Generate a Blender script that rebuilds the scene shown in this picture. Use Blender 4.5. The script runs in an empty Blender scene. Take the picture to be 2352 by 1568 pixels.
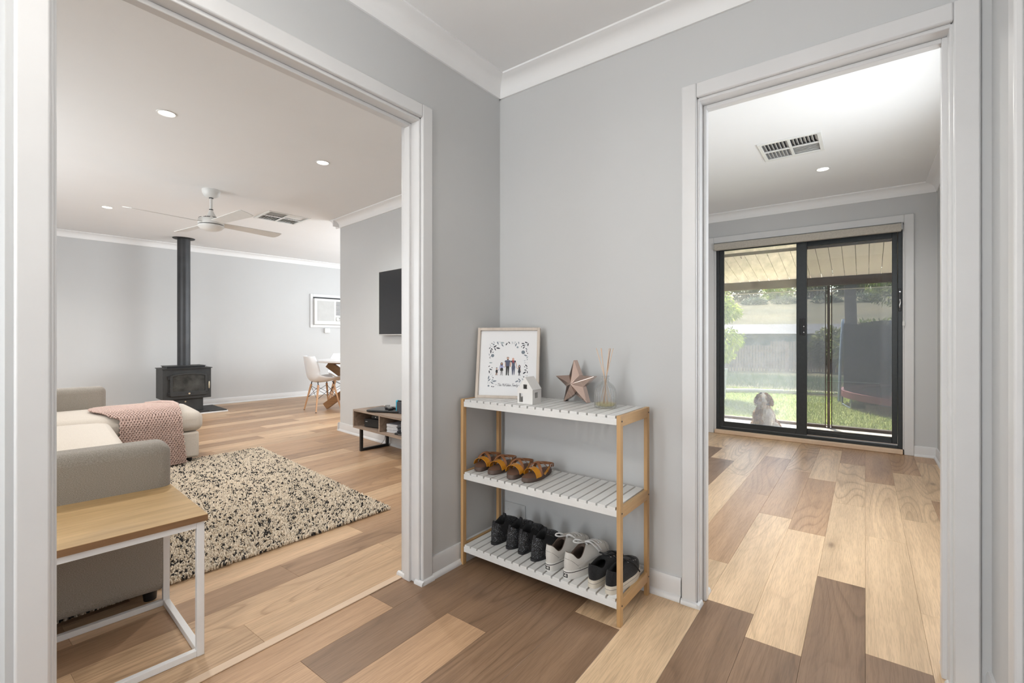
import bpy, bmesh, math, random
import numpy as np
from mathutils import Vector, Matrix, noise as mnoise

S = bpy.context.scene
COL = S.collection
PI = math.pi
R = math.radians
rng = random.Random(7)

# ------------------------------------------------------------------ camera, sky, sun, daylight, exposure
cam = bpy.data.cameras.new('camera')
cam.sensor_width = 36.0
cam.lens = 1071.8 / 2352 * 36.0
cam.shift_y = -9.93 / 2352
cam.clip_start = 0.02
cam.clip_end = 400
camo = bpy.data.objects.new('camera', cam)
COL.objects.link(camo)
camo.location = (1.556, -1.95, 1.08)
camo.rotation_euler = (R(90), 0, 0.647658)
S.camera = camo

S.view_settings.view_transform = 'Standard'
S.view_settings.look = 'None'
S.view_settings.gamma = 1.0
S.view_settings.use_curve_mapping = False
S.view_settings.exposure = -0.08
S.cycles.use_denoising = True
S.cycles.max_bounces = 10
S.cycles.diffuse_bounces = 5
S.cycles.glossy_bounces = 4
S.cycles.transmission_bounces = 8
S.cycles.transparent_max_bounces = 24
S.cycles.sample_clamp_indirect = 6.0
S.cycles.caustics_reflective = False
S.cycles.caustics_refractive = False

world = bpy.data.worlds.new('world')
S.world = world
world.use_nodes = True
wn = world.node_tree
wn.nodes.clear()
sky = wn.nodes.new('ShaderNodeTexSky')
sky.sky_type = 'NISHITA'
sky.sun_disc = False
sky.sun_elevation = R(44)
sky.sun_rotation = R(-30)
sky.air_density = 1.0
sky.dust_density = 1.6
wbg = wn.nodes.new('ShaderNodeBackground')
wbg.inputs['Strength'].default_value = 1.5
wout = wn.nodes.new('ShaderNodeOutputWorld')
wn.links.new(sky.outputs[0], wbg.inputs[0])
wn.links.new(wbg.outputs[0], wout.inputs[0])

def light(name, kind, loc, energy, color=(1, 1, 1), rot=None, size=None, size_y=None, radius=None, spot=None, blend=0.6):
    l = bpy.data.lights.new(name, kind)
    l.energy = energy
    l.color = color
    if kind == 'AREA':
        l.shape = 'RECTANGLE'
        l.size, l.size_y = size, size_y
    elif radius is not None:
        l.shadow_soft_size = radius
    if spot:
        l.spot_size = R(spot)
        l.spot_blend = blend
    o = bpy.data.objects.new(name, l)
    COL.objects.link(o)
    o.location = loc
    if rot:
        o.rotation_euler = rot
    return o

sunl = bpy.data.lights.new('sun', 'SUN')
sunl.energy = 50.0
sunl.color = (1.0, 0.93, 0.82)
sunl.angle = R(0.6)
suno = bpy.data.objects.new('sun', sunl)
COL.objects.link(suno)
suno.rotation_euler = Vector((0.45, -0.80, -0.92)).to_track_quat('-Z', 'Y').to_euler()

DAY = (0.91, 0.965, 1.0)
# area lights stand in for daylight from windows assumed on the unseen sides
light('living_window_light', 'AREA', (-3.4, -2.95, 1.35), 66, DAY, (R(90), 0, 0), 2.6, 1.5)
light('dining_window_light', 'AREA', (-2.33, 3.1, 1.40), 95, DAY, (0, R(90), 0), 1.6, 2.0)
light('dining_end_window_light', 'AREA', (-4.3, 4.85, 1.35), 62, DAY, (R(-90), 0, 0), 2.2, 1.7)
light('entry_fill_light', 'AREA', (0.36, -4.3, 1.10), 44, DAY, (R(90), 0, 0), 0.6, 2.0)  # added unseen fill behind the camera, no entry window is built
light('bedroom_fill_light', 'AREA', (2.05, 1.1, 1.35), 34, DAY, (0, R(90), 0), 1.4, 1.3)  # added unseen fill on the right wall to brighten this room

# ------------------------------------------------------------------ helpers
def tag(o, label=None, cat=None, group=None, kind=None):
    if label: o['label'] = label
    if cat: o['category'] = cat
    if group: o['group'] = group
    if kind: o['kind'] = kind
    return o

def thing(name, label, cat, loc=(0, 0, 0), rz=0.0, group=None, kind=None):
    o = bpy.data.objects.new(name, None)
    o.empty_display_size = 0.05
    COL.objects.link(o)
    o.location = loc
    o.rotation_euler = (0, 0, rz)
    return tag(o, label, cat, group, kind)

def dup(root, loc, rz=None, label=None):
    r = root.copy()
    COL.objects.link(r)
    r.location = loc
    if rz is not None:
        r.rotation_euler = (root.rotation_euler[0], root.rotation_euler[1], rz)
    if label:
        r['label'] = label
    def rec(src, dst):
        for ch in list(src.children):
            c2 = ch.copy()
            COL.objects.link(c2)
            c2.parent = dst
            rec(ch, c2)
    rec(root, r)
    return r

def frame_axes(d):
    d = Vector(d).normalized()
    a = Vector((0, 0, 1)) if abs(d.z) < 0.9 else Vector((1, 0, 0))
    u = d.cross(a).normalized()
    return d, u, u.cross(d).normalized()

class MB:
    def __init__(self):
        self.v, self.f, self.m = [], [], []
    def add(self, vs, fs, m=0):
        b = len(self.v)
        self.v += [tuple(p) for p in vs]
        self.f += [tuple(i + b for i in f) for f in fs]
        self.m += [m] * len(fs)
        return self
    def box(self, x0, x1, y0, y1, z0, z1, m=0, M=None):
        vs = [(x0, y0, z0), (x1, y0, z0), (x1, y1, z0), (x0, y1, z0), (x0, y0, z1), (x1, y0, z1), (x1, y1, z1), (x0, y1, z1)]
        if M is not None:
            vs = [M @ Vector(p) for p in vs]
        return self.add(vs, [(0, 3, 2, 1), (4, 5, 6, 7), (0, 1, 5, 4), (1, 2, 6, 5), (2, 3, 7, 6), (3, 0, 4, 7)], m)
    def beam(self, p0, p1, w, h, m=0, roll=0.0):
        p0, p1 = Vector(p0), Vector(p1)
        d, u, n = frame_axes(p1 - p0)
        if roll:
            q = Matrix.Rotation(roll, 3, d)
            u, n = q @ u, q @ n
        vs = []
        for p in (p0, p1):
            vs += [p - u * w / 2 - n * h / 2, p + u * w / 2 - n * h / 2, p + u * w / 2 + n * h / 2, p - u * w / 2 + n * h / 2]
        return self.add(vs, [(0, 3, 2, 1), (4, 5, 6, 7), (0, 1, 5, 4), (1, 2, 6, 5), (2, 3, 7, 6), (3, 0, 4, 7)], m)
    def cyl(self, p0, p1, r0, r1=None, n=16, m=0):
        r1 = r0 if r1 is None else r1
        p0, p1 = Vector(p0), Vector(p1)
        d, u, w = frame_axes(p1 - p0)
        vs = []
        for p, r in ((p0, r0), (p1, r1)):
            for k in range(n):
                a = 2 * PI * k / n
                vs.append(p + u * (r * math.cos(a)) + w * (r * math.sin(a)))
        fs = [(k, (k + 1) % n, n + (k + 1) % n, n + k) for k in range(n)]
        fs += [tuple(range(n - 1, -1, -1)), tuple(range(n, 2 * n))]
        return self.add(vs, fs, m)
    def tube(self, path, r, n=8, m=0, closed=False):
        P = [Vector(p) for p in path]
        N = len(P)
        rr = r if isinstance(r, (list, tuple)) else [r] * N
        vs, fs = [], []
        u = None
        for i, p in enumerate(P):
            if closed:
                d = P[(i + 1) % N] - P[i - 1]
            else:
                d = P[min(i + 1, N - 1)] - P[max(i - 1, 0)]
            d.normalize()
            if u is None:
                _, u, _ = frame_axes(d)
            u = (u - d * u.dot(d))
            if u.length < 1e-6:
                _, u, _ = frame_axes(d)
            u.normalize()
            w = d.cross(u)
            for k in range(n):
                a = 2 * PI * k / n
                vs.append(p + u * (rr[i] * math.cos(a)) + w * (rr[i] * math.sin(a)))
        for i in range(N if closed else N - 1):
            j = (i + 1) % N
            for k in range(n):
                k2 = (k + 1) % n
                fs.append((i * n + k, i * n + k2, j * n + k2, j * n + k))
        if not closed:
            fs += [tuple(range(n - 1, -1, -1)), tuple(range((N - 1) * n, N * n))]
        return self.add(vs, fs, m)
    def ribbon(self, path, widths, up, t, m=0):
        """a strap: path points, vector of the half width at each point, thickness t along 'up' vectors"""
        N = len(path)
        vs, fs = [], []
        for p, w, n in zip(path, widths, up):
            p, w, n = Vector(p), Vector(w), Vector(n).normalized()
            vs += [p - w, p + w, p + w + n * t, p - w + n * t]
        for i in range(N - 1):
            a, b = 4 * i, 4 * i + 4
            for k in range(4):
                k2 = (k + 1) % 4
                fs.append((a + k, a + k2, b + k2, b + k))
        fs += [(3, 2, 1, 0), (4 * N - 4, 4 * N - 3, 4 * N - 2, 4 * N - 1)]
        return self.add(vs, fs, m)
    def lathe(self, prof, n=32, c=(0, 0, 0), m=0, ax=None):
        vs, fs = [], []
        M = ax
        for r, z in prof:
            for k in range(n):
                a = 2 * PI * k / n
                p = Vector((r * math.cos(a), r * math.sin(a), z))
                if M is not None:
                    p = M @ p
                vs.append(p + Vector(c))
        L = len(prof)
        for i in range(L - 1):
            for k in range(n):
                k2 = (k + 1) % n
                fs.append((i * n + k, i * n + k2, (i + 1) * n + k2, (i + 1) * n + k))
        if prof[0][0] > 1e-6: fs.append(tuple(range(n - 1, -1, -1)))
        if prof[-1][0] > 1e-6: fs.append(tuple(range((L - 1) * n, L * n)))
        return self.add(vs, fs, m)
    def prism(self, poly, h0, h1, fn, m=0):
        """2-D polygon extruded h0..h1; fn(x, y, h) -> point"""
        n = len(poly)
        vs = [fn(x, y, h0) for x, y in poly] + [fn(x, y, h1) for x, y in poly]
        fs = [(k, (k + 1) % n, n + (k + 1) % n, n + k) for k in range(n)]
        fs += [tuple(range(n - 1, -1, -1)), tuple(range(n, 2 * n))]
        return self.add(vs, fs, m)
    def grid(self, fn, nu, nv, closed=False, m=0):
        vs = [fn(i / (nu if closed else nu - 1), j / (nv - 1)) for j in range(nv) for i in range(nu)]
        fs = []
        for j in range(nv - 1):
            for i in range(nu if closed else nu - 1):
                i2 = (i + 1) % nu
                fs.append((j * nu + i, j * nu + i2, (j + 1) * nu + i2, (j + 1) * nu + i))
        return self.add(vs, fs, m)
    def mesh(self, name, mats, smooth=None):
        me = bpy.data.meshes.new(name)
        me.from_pydata([tuple(p) for p in self.v], [], self.f)
        if not isinstance(mats, (list, tuple)):
            mats = [mats]
        for mm in mats:
            me.materials.append(mm)
        if len(mats) > 1:
            me.polygons.foreach_set('material_index', self.m)
        bm = bmesh.new()
        bm.from_mesh(me)
        bmesh.ops.recalc_face_normals(bm, faces=bm.faces)
        if smooth:
            for f in bm.faces: f.smooth = True
            for e in bm.edges:
                if len(e.link_faces) == 2 and e.calc_face_angle(0) > R(smooth):
                    e.smooth = False
        bm.to_mesh(me)
        bm.free()
        me.update()
        return me
    def build(self, name, mats, parent=None, smooth=None, bevel=0, seg=2, subsurf=0, loc=None):
        o = bpy.data.objects.new(name, self.mesh(name, mats, smooth))
        COL.objects.link(o)
        if parent is not None:
            o.parent = parent
        if loc is not None:
            o.location = loc
        if bevel:
            b = o.modifiers.new('bevel', 'BEVEL')
            b.width = bevel
            b.segments = seg
            b.limit_method = 'ANGLE'
            b.angle_limit = R(35)
            if smooth:
                b.harden_normals = False
        if subsurf:
            s2 = o.modifiers.new('subsurf', 'SUBSURF')
            s2.levels = s2.render_levels = subsurf
        return o

def bx(name, mats, parent, x0, x1, y0, y1, z0, z1, bevel=0, seg=2, smooth=None):
    return MB().box(x0, x1, y0, y1, z0, z1).build(name, mats, parent, smooth=smooth or (40 if bevel else None), bevel=bevel, seg=seg)

def sstep(a, b, x):
    t = min(1.0, max(0.0, (x - a) / (b - a)))
    return t * t * (3 - 2 * t)

# ------------------------------------------------------------------ materials
def srgb(r, g, b):
    return tuple(((c / 255) / 12.92 if c / 255 <= 0.04045 else ((c / 255 + 0.055) / 1.055) ** 2.4) for c in (r, g, b))

class NT:
    def __init__(self, name):
        self.mat = bpy.data.materials.new(name)
        self.mat.use_nodes = True
        self.t = self.mat.node_tree
        self.t.nodes.clear()
        self.out = self.n('ShaderNodeOutputMaterial')
    def n(self, typ, **kw):
        nd = self.t.nodes.new(typ)
        for k, v in kw.items():
            if k.startswith('i_'):
                key = k[2:]
                nd.inputs[int(key) if key.isdigit() else key.replace('_', ' ')].default_value = v
            else:
                setattr(nd, k, v)
        return nd
    def l(self, a, b):
        self.t.links.new(a, b)
    def bsdf(self, col=None, rough=0.5, metal=0.0, spec=0.5):
        b = self.n('ShaderNodeBsdfPrincipled')
        if col is not None:
            b.inputs['Base Color'].default_value = (*col, 1)
        b.inputs['Roughness'].default_value = rough
        b.inputs['Metallic'].default_value = metal
        b.inputs['Specular IOR Level'].default_value = spec
        self.l(b.outputs[0], self.out.inputs[0])
        return b
    def coords(self, scale=(1, 1, 1), kind='Object', extra=None):
        tc = self.n('ShaderNodeTexCoord')
        mp = self.n('ShaderNodeMapping')
        mp.inputs['Scale'].default_value = scale
        self.l(tc.outputs[kind], mp.inputs[0])
        return mp.outputs[0]
    def noise(self, vec, scale, detail=3, rough=0.5, dist=0.0):
        nz = self.n('ShaderNodeTexNoise')
        nz.inputs['Scale'].default_value = scale
        nz.inputs['Detail'].default_value = detail
        nz.inputs['Roughness'].default_value = rough
        nz.inputs['Distortion'].default_value = dist
        if vec is not None:
            self.l(vec, nz.inputs['Vector'])
        return nz.outputs['Fac']
    def ramp(self, fac, stops):
        r = self.n('ShaderNodeValToRGB')
        el = r.color_ramp.elements
        while len(el) < len(stops): el.new(0.5)
        for e, (p, c) in zip(el, stops):
            e.position = p
            e.color = (*c, 1) if len(c) == 3 else c
        self.l(fac, r.inputs[0])
        return r.outputs[0]
    def mix(self, a, b, fac, typ='MIX'):
        m = self.n('ShaderNodeMix', data_type='RGBA', blend_type=typ)
        for s, v in ((6, a), (7, b)):
            if isinstance(v, tuple): m.inputs[s].default_value = (*v, 1)
            else: self.l(v, m.inputs[s])
        if isinstance(fac, (int, float)): m.inputs[0].default_value = fac
        else: self.l(fac, m.inputs[0])
        return m.outputs[2]
    def bump(self, b, height, strength=0.2, dist=0.001):
        bp = self.n('ShaderNodeBump')
        bp.inputs['Strength'].default_value = strength
        bp.inputs['Distance'].default_value = dist
        self.l(height, bp.inputs['Height'])
        self.l(bp.outputs[0], b.inputs['Normal'])

def pmat(name, col, rough=0.5, metal=0.0, var=0.06, scale=12.0, bump=0.0, bscale=300.0, bdist=0.001, spec=0.5, coat=0.0, sheen=0.0):
    t = NT(name)
    b = t.bsdf(None, rough, metal, spec)
    vec = t.coords()
    nz = t.noise(vec, scale, 4, 0.6)
    lo = tuple(max(0, c * (1 - var)) for c in col)
    hi = tuple(min(1, c * (1 + var)) for c in col)
    t.l(t.ramp(nz, [(0.3, lo), (0.7, hi)]), b.inputs['Base Color'])
    if bump:
        t.bump(b, t.noise(vec, bscale, 3), bump, bdist)
    if coat: b.inputs['Coat Weight'].default_value = coat
    if sheen: b.inputs['Sheen Weight'].default_value = sheen
    return t.mat

def woodmat(name, dark, light, axis=1, rough=0.45, ring=6.0, fine=60.0, var=0.35, bump=0.15):
    t = NT(name)
    b = t.bsdf(None, rough)
    sc = [1, 1, 1]
    sc[axis] = 0.08
    vec = t.coords(tuple(sc))
    oi = t.n('ShaderNodeObjectInfo')
    off = t.n('ShaderNodeVectorMath', operation='SCALE')
    off.inputs[0].default_value = (3.1, 5.7, 9.3)
    t.l(oi.outputs['Random'], off.inputs['Scale'])
    ad = t.n('ShaderNodeVectorMath', operation='ADD')
    t.l(vec, ad.inputs[0]); t.l(off.outputs[0], ad.inputs[1])
    n1 = t.noise(ad.outputs[0], ring, 3, 0.55, 0.6)
    n2 = t.noise(ad.outputs[0], fine, 4, 0.7)
    c1 = t.ramp(n1, [(0.30, dark), (0.62, light)])
    c2 = t.ramp(n2, [(0.35, tuple(c * (1 - var) for c in light)), (0.6, light)])
    t.l(t.mix(c1, c2, 0.45), b.inputs['Base Color'])
    t.bump(b, n2, bump, 0.0006)
    return t.mat

M = {}
M['wall'] = pmat('wall_paint', (0.575, 0.582, 0.586), 0.75, var=0.012, scale=2.0, bump=0.05, bscale=700)
M['ceil'] = pmat('ceiling_paint', (0.865, 0.87, 0.875), 0.85, var=0.01, scale=2.0)
M['trim'] = pmat('gloss_white_paint', (0.68, 0.68, 0.685), 0.32, var=0.02, scale=6, bump=0.04, bscale=90)
M['strip'] = woodmat('pale_threshold_wood', (0.62, 0.45, 0.31), (0.72, 0.55, 0.40), 1, 0.4, var=0.12)
M['bamboo'] = woodmat('bamboo', srgb(164, 124, 80), srgb(198, 160, 112), 2, 0.42, 14, 80, 0.2)
M['bamboo_h'] = woodmat('bamboo_rail', srgb(164, 124, 80), srgb(198, 160, 112), 1, 0.42, 14, 80, 0.2)
M['slat'] = pmat('white_slat_paint', (0.76, 0.76, 0.75), 0.35, var=0.03, scale=14, bump=0.05, bscale=150)
M['oak'] = woodmat('oak_veneer', srgb(162, 130, 84), srgb(198, 165, 116), 1, 0.42, 12, 70, 0.32)
M['oak_edge'] = woodmat('oak_edge', srgb(106, 78, 52), srgb(138, 104, 72), 1, 0.45, 9, 90, 0.3)
M['white_metal'] = pmat('white_powder_coat', (0.78, 0.78, 0.78), 0.4, var=0.03)
M['darkmetal'] = pmat('charcoal_metal', srgb(48, 50, 52), 0.42, 0.3, var=0.1, bump=0.1, bscale=400)
M['doorframe'] = pmat('charcoal_aluminium', srgb(50, 54, 56), 0.38, 0.2, var=0.12, scale=30, bump=0.05)
M['black'] = pmat('black_plastic', (0.016, 0.016, 0.018), 0.35, var=0.2)
M['blackmetal'] = pmat('black_steel', (0.02, 0.02, 0.021), 0.45, 0.2, var=0.2, bump=0.1)
M['stove'] = pmat('stove_iron', (0.030, 0.031, 0.031), 0.52, 0.15, var=0.25, scale=8, bump=0.2, bscale=500)
M['flue'] = pmat('flue_steel', (0.05, 0.052, 0.056), 0.42, 0.4, var=0.15, scale=5)
M['brass'] = pmat('pale_brass', (0.62, 0.54, 0.40), 0.3, 0.7, var=0.1)
M['rosegold'] = pmat('rose_gold', (0.70, 0.53, 0.46), 0.10, 1.0, var=0.02)
M['ceramic'] = pmat('white_ceramic', (0.80, 0.79, 0.775), 0.22, var=0.02, coat=0.3)
M['paper'] = pmat('print_paper', (0.76, 0.765, 0.78), 0.5, var=0.01)
M['frame'] = woodmat('pale_frame_wood', srgb(176, 164, 152), srgb(204, 192, 180), 2, 0.5, 16, 90, 0.15)
M['plastic_white'] = pmat('white_plastic', (0.78, 0.78, 0.765), 0.35, var=0.02)
M['plastic_grey'] = pmat('grey_plastic', (0.52, 0.52, 0.51), 0.45, var=0.04)
M['chairshell'] = pmat('white_shell_plastic', (0.80, 0.80, 0.81), 0.3, var=0.01)
M['beech'] = woodmat('beech', srgb(170, 122, 84), srgb(205, 160, 120), 2, 0.45, 12, 90, 0.2)
M['brownwood'] = woodmat('warm_table_wood', srgb(110, 74, 42), srgb(150, 108, 66), 0, 0.45, 9, 60, 0.3)
M['barn'] = woodmat('grey_brown_board', srgb(96, 80, 68), srgb(168, 148, 132), 0, 0.55, 16, 70, 0.45)
M['linen'] = None

def fabric(name, c0, c1, scale=1100, bump=0.35):
    t = NT(name)
    b = t.bsdf(None, 0.95, 0, 0.2)
    vec = t.coords()
    w1 = t.noise(t.coords((1, 0.25, 1)), scale, 2, 0.7)
    w2 = t.noise(t.coords((0.25, 1, 0.4)), scale, 2, 0.7)
    mx = t.n('ShaderNodeMath', operation='ADD')
    t.l(w1, mx.inputs[0]); t.l(w2, mx.inputs[1])
    hf = t.n('ShaderNodeMath', operation='MULTIPLY'); hf.inputs[1].default_value = 0.5
    t.l(mx.outputs[0], hf.inputs[0])
    t.l(t.ramp(hf.outputs[0], [(0.38, c0), (0.62, c1)]), b.inputs['Base Color'])
    t.bump(b, hf.outputs[0], bump, 0.001)
    b.inputs['Sheen Weight'].default_value = 0.15
    return t.mat
M['linen'] = fabric('sofa_linen_shaded', srgb(114, 108, 100), srgb(174, 167, 158))  # same sofa linen, darkened so its colour carries the shade on the arms
M['linen_seat'] = fabric('sofa_seat_linen', srgb(186, 178, 168), srgb(222, 214, 204))
M['canvas_grey'] = fabric('light_grey_suede', srgb(196, 193, 188), srgb(214, 211, 206), 1500, 0.15)
M['canvas_black'] = fabric('black_canvas', (0.008, 0.008, 0.009), (0.028, 0.028, 0.030), 700, 0.5)

# floor boards: tone comes from the board's own object colour, grain offset from its random number
def plankmat():
    t = NT('oak_floor_board')
    b = t.bsdf(None, 0.36, 0, 0.45)
    oi = t.n('ShaderNodeObjectInfo')
    tc = t.n('ShaderNodeTexCoord')
    off = t.n('ShaderNodeVectorMath', operation='SCALE')
    off.inputs[0].default_value = (37.0, 53.0, 11.0)
    t.l(oi.outputs['Random'], off.inputs['Scale'])
    ad = t.n('ShaderNodeVectorMath', operation='ADD')
    t.l(tc.outputs['Object'], ad.inputs[0]); t.l(off.outputs[0], ad.inputs[1])
    def mp(sx, sy):
        m = t.n('ShaderNodeMapping')
        m.inputs['Scale'].default_value = (sx, sy, 1)
        t.l(ad.outputs[0], m.inputs[0])
        return m.outputs[0]
    # cathedral figure: contour lines of a stretched noise field
    field = t.noise(mp(4.6, 0.60), 1.0, 0.8, 0.4, 0.2)
    k = t.n('ShaderNodeMath', operation='MULTIPLY'); k.inputs[1].default_value = 19.0
    t.l(field, k.inputs[0])
    fr = t.n('ShaderNodeMath', operation='FRACT')
    t.l(k.outputs[0], fr.inputs[0])
    lines = t.ramp(fr.outputs[0], [(0.0, (1, 1, 1)), (0.08, (0.25, 0.25, 0.25)), (0.40, (0.0, 0.0, 0.0)), (0.80, (0.30, 0.30, 0.30)), (0.95, (0.9, 0.9, 0.9)), (1.0, (1, 1, 1))])
    pores = t.noise(mp(240, 9), 1.0, 2, 0.7)
    streak = t.noise(mp(16, 0.7), 1.0, 4, 0.6)
    patch = t.noise(mp(2.6, 1.0), 1.0, 2, 0.5)
    # knots
    vo = t.n('ShaderNodeTexVoronoi')
    vo.inputs['Scale'].default_value = 1.0
    t.l(mp(3.4, 1.25), vo.inputs['Vector'])
    knot = t.ramp(vo.outputs['Distance'], [(0.0, (1, 1, 1)), (0.028, (0.9, 0.9, 0.9)), (0.07, (0.22, 0.22, 0.22)), (0.16, (0, 0, 0))])
    base = oi.outputs['Color']
    c = t.mix(base, (0.42, 0.42, 0.42), 0.0)
    def darken(c, fac, amt, colr):
        f = t.n('ShaderNodeMath', operation='MULTIPLY'); f.inputs[1].default_value = amt
        t.l(fac, f.inputs[0])
        return t.mix(c, t.mix(c, colr, 1.0, 'MULTIPLY'), f.outputs[0])
    c = darken(c, t.ramp(streak, [(0.38, (1, 1, 1)), (0.62, (0, 0, 0))]), 0.55, (0.66, 0.64, 0.62))
    c = darken(c, t.ramp(patch, [(0.35, (1, 1, 1)), (0.6, (0, 0, 0))]), 0.35, (0.72, 0.72, 0.73))
    fmask = t.ramp(t.noise(mp(1.3, 0.35), 1.0, 1, 0.5), [(0.40, (0.06, 0.06, 0.06)), (0.62, (1, 1, 1))])
    lm = t.n('ShaderNodeMath', operation='MULTIPLY'); t.l(lines, lm.inputs[0]); t.l(fmask, lm.inputs[1])
    c = darken(c, lm.outputs[0], 0.60, (0.52, 0.47, 0.42))
    c = darken(c, t.ramp(pores, [(0.40, (1, 1, 1)), (0.55, (0, 0, 0))]), 0.36, (0.56, 0.53, 0.50))
    c = darken(c, knot, 0.75, (0.30, 0.25, 0.22))
    t.l(c, b.inputs['Base Color'])
    t.bump(b, pores, 0.10, 0.0004)
    b.inputs['Roughness'].default_value = 0.38
    return t.mat
M['plank'] = plankmat()

def glassmat(name, tint=(0.96, 0.98, 0.98), alpha=0.06, dust=0.0, rough=0.0):
    """architectural glass: mostly see-through, a clear reflection, a little dust that scatters light"""
    t = NT(name)
    tr = t.n('ShaderNodeBsdfTransparent'); tr.inputs[0].default_value = (*tint, 1)
    gl = t.n('ShaderNodeBsdfGlossy'); gl.inputs['Roughness'].default_value = rough + 0.01
    fr = t.n('ShaderNodeFresnel'); fr.inputs['IOR'].default_value = 1.45
    m1 = t.n('ShaderNodeMixShader')
    t.l(fr.outputs[0], m1.inputs[0]); t.l(tr.outputs[0], m1.inputs[1]); t.l(gl.outputs[0], m1.inputs[2])
    last = m1
    if dust:
        df = t.n('ShaderNodeBsdfTranslucent'); df.inputs[0].default_value = (0.8, 0.82, 0.85, 1)
        m2 = t.n('ShaderNodeMixShader')
        f = t.ramp(t.noise(t.coords(), 9, 5, 0.7), [(0.35, (dust * 0.5,) * 3), (0.7, (dust * 1.3,) * 3)])
        t.l(f, m2.inputs[0])
        t.l(m1.outputs[0], m2.inputs[1]); t.l(df.outputs[0], m2.inputs[2])
        last = m2
    t.l(last.outputs[0], t.out.inputs[0])
    return t.mat

def meshmat(name, col, openness, trans=0.5, cell=900, vary=0.04):
    """woven screen: open weave of fine threads, modelled as a mottled partly open sheet"""
    t = NT(name)
    tr = t.n('ShaderNodeBsdfTransparent')
    df = t.n('ShaderNodeBsdfDiffuse'); df.inputs[0].default_value = (*col, 1)
    tl = t.n('ShaderNodeBsdfTranslucent'); tl.inputs[0].default_value = (*col, 1)
    ms = t.n('ShaderNodeMixShader'); ms.inputs[0].default_value = trans
    t.l(df.outputs[0], ms.inputs[1]); t.l(tl.outputs[0], ms.inputs[2])
    f = t.ramp(t.noise(t.coords(), cell, 2, 0.8), [(0.35, (max(0, 1 - openness - vary),) * 3), (0.65, (min(1, 1 - openness + vary),) * 3)])
    m2 = t.n('ShaderNodeMixShader')
    t.l(f, m2.inputs[0]); t.l(tr.outputs[0], m2.inputs[1]); t.l(ms.outputs[0], m2.inputs[2])
    t.l(m2.outputs[0], t.out.inputs[0])
    return t.mat

def emitmat(name, col, strength):
    t = NT(name)
    e = t.n('ShaderNodeEmission')
    e.inputs[0].default_value = (*col, 1)
    e.inputs[1].default_value = strength
    t.l(e.outputs[0], t.out.inputs[0])
    return t.mat
M['lamp'] = emitmat('lamp_diffuser', (1.0, 0.95, 0.86), 14.0)
# ------------------------------------------------------------------ room shell
H0 = 2.43        # hall ceiling
DH = 2.045       # door head
def zc(x):       # living-room ceiling, rising slightly towards the stove
    return 2.43 + max(0.0, -3.0 - x) * 0.017

def struct(o):
    o['kind'] = 'structure'
    return o

# hall left wall (the cased opening to the living room, then on as the right-hand room's left wall)
w = MB()
w.box(-0.11, 0, -0.555, 3.65, 0, 2.62)
w.box(-0.11, 0, -1.735, -0.555, DH, 2.62)
w.box(-0.11, 0, -1.800, -1.735, 0, 2.62)
w.box(-0.11, 0, -2.95, -1.800, 2.10, 2.62)
w.box(-0.11, 0, -4.5, -2.95, 0, 2.62)
struct(w.build('wall_left', M['wall']))
w = MB()
w.box(0, 1.02, 0, 0.11, 0, 2.62)
w.box(1.02, 1.768, 0, 0.11, DH, 2.62)
w.box(1.768, 2.19, 0, 0.11, 0, 2.62)
struct(w.build('wall_back', M['wall']))
w = MB()
w.box(1.854, 1.97, -0.36, 0, 0, 2.62)
w.box(1.854, 1.97, -1.18, -0.36, DH, 2.62)
w.box(1.854, 1.97, -4.5, -1.18, 0, 2.62)
struct(w.build('wall_right', M['wall']))
struct(MB().box(-0.11, 1.97, -4.6, -4.5, 0, 2.62).build('wall_front', M['wall']))
struct(MB().box(2.07, 2.19, 0.11, 3.65, 0, 2.62).build('wall_bedroom_right', M['wall']))
w = MB()
w.box(-0.11, 0.20, 3.65, 3.80, 0, 2.62)
w.box(0.20, 1.845, 3.65, 3.80, 2.13, 2.62)
w.box(1.845, 2.19, 3.65, 3.80, 0, 2.62)
struct(w.build('wall_garden_side', M['wall']))
# living room
AT = R(-6.2)
tv_root = Matrix.Translation((-3.30, 1.165, 0)) @ Matrix.Rotation(AT, 4, 'Z')
w = MB().box(0, 3.24, 0, 0.10, 0, 2.62, M=tv_root)
struct(w.build('wall_television_side', M['wall']))
AS = R(-4.6)
sw_root = Matrix.Translation((-6.69, 2.1, 0)) @ Matrix.Rotation(AS, 4, 'Z')   # local +x out of the wall? wall face at local x = 0, room on +x
struct(MB().box(-0.12, 0, -5.6, 3.2, 0, 2.72, M=sw_root).build('wall_stove_side', M['wall']))
struct(MB().box(-7.4, -0.11, -3.15, -3.03, 0, 2.72).build('wall_living_near', M['wall']))
struct(MB().box(-7.0, -0.11, 4.95, 5.07, 0, 2.72).build('wall_dining_end', M['wall']))
struct(MB().box(-2.3, -2.2, 1.3, 4.95, 0, 2.72).build('wall_dining_side', M['wall']))

def ceiling(name, pts, t=0.05):
    n = len(pts)
    m = MB()
    m.add([p for p in pts] + [(p[0], p[1], p[2] + t) for p in pts],
          [tuple(range(n - 1, -1, -1)), tuple(range(n, 2 * n))] + [(k, (k + 1) % n, n + (k + 1) % n, n + k) for k in range(n)])
    return struct(m.build(name, M['ceil']))
ceiling('ceiling', [(-0.05, -4.55, H0), (1.92, -4.55, H0), (1.92, 0.05, H0), (-0.05, 0.05, H0)])

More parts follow.
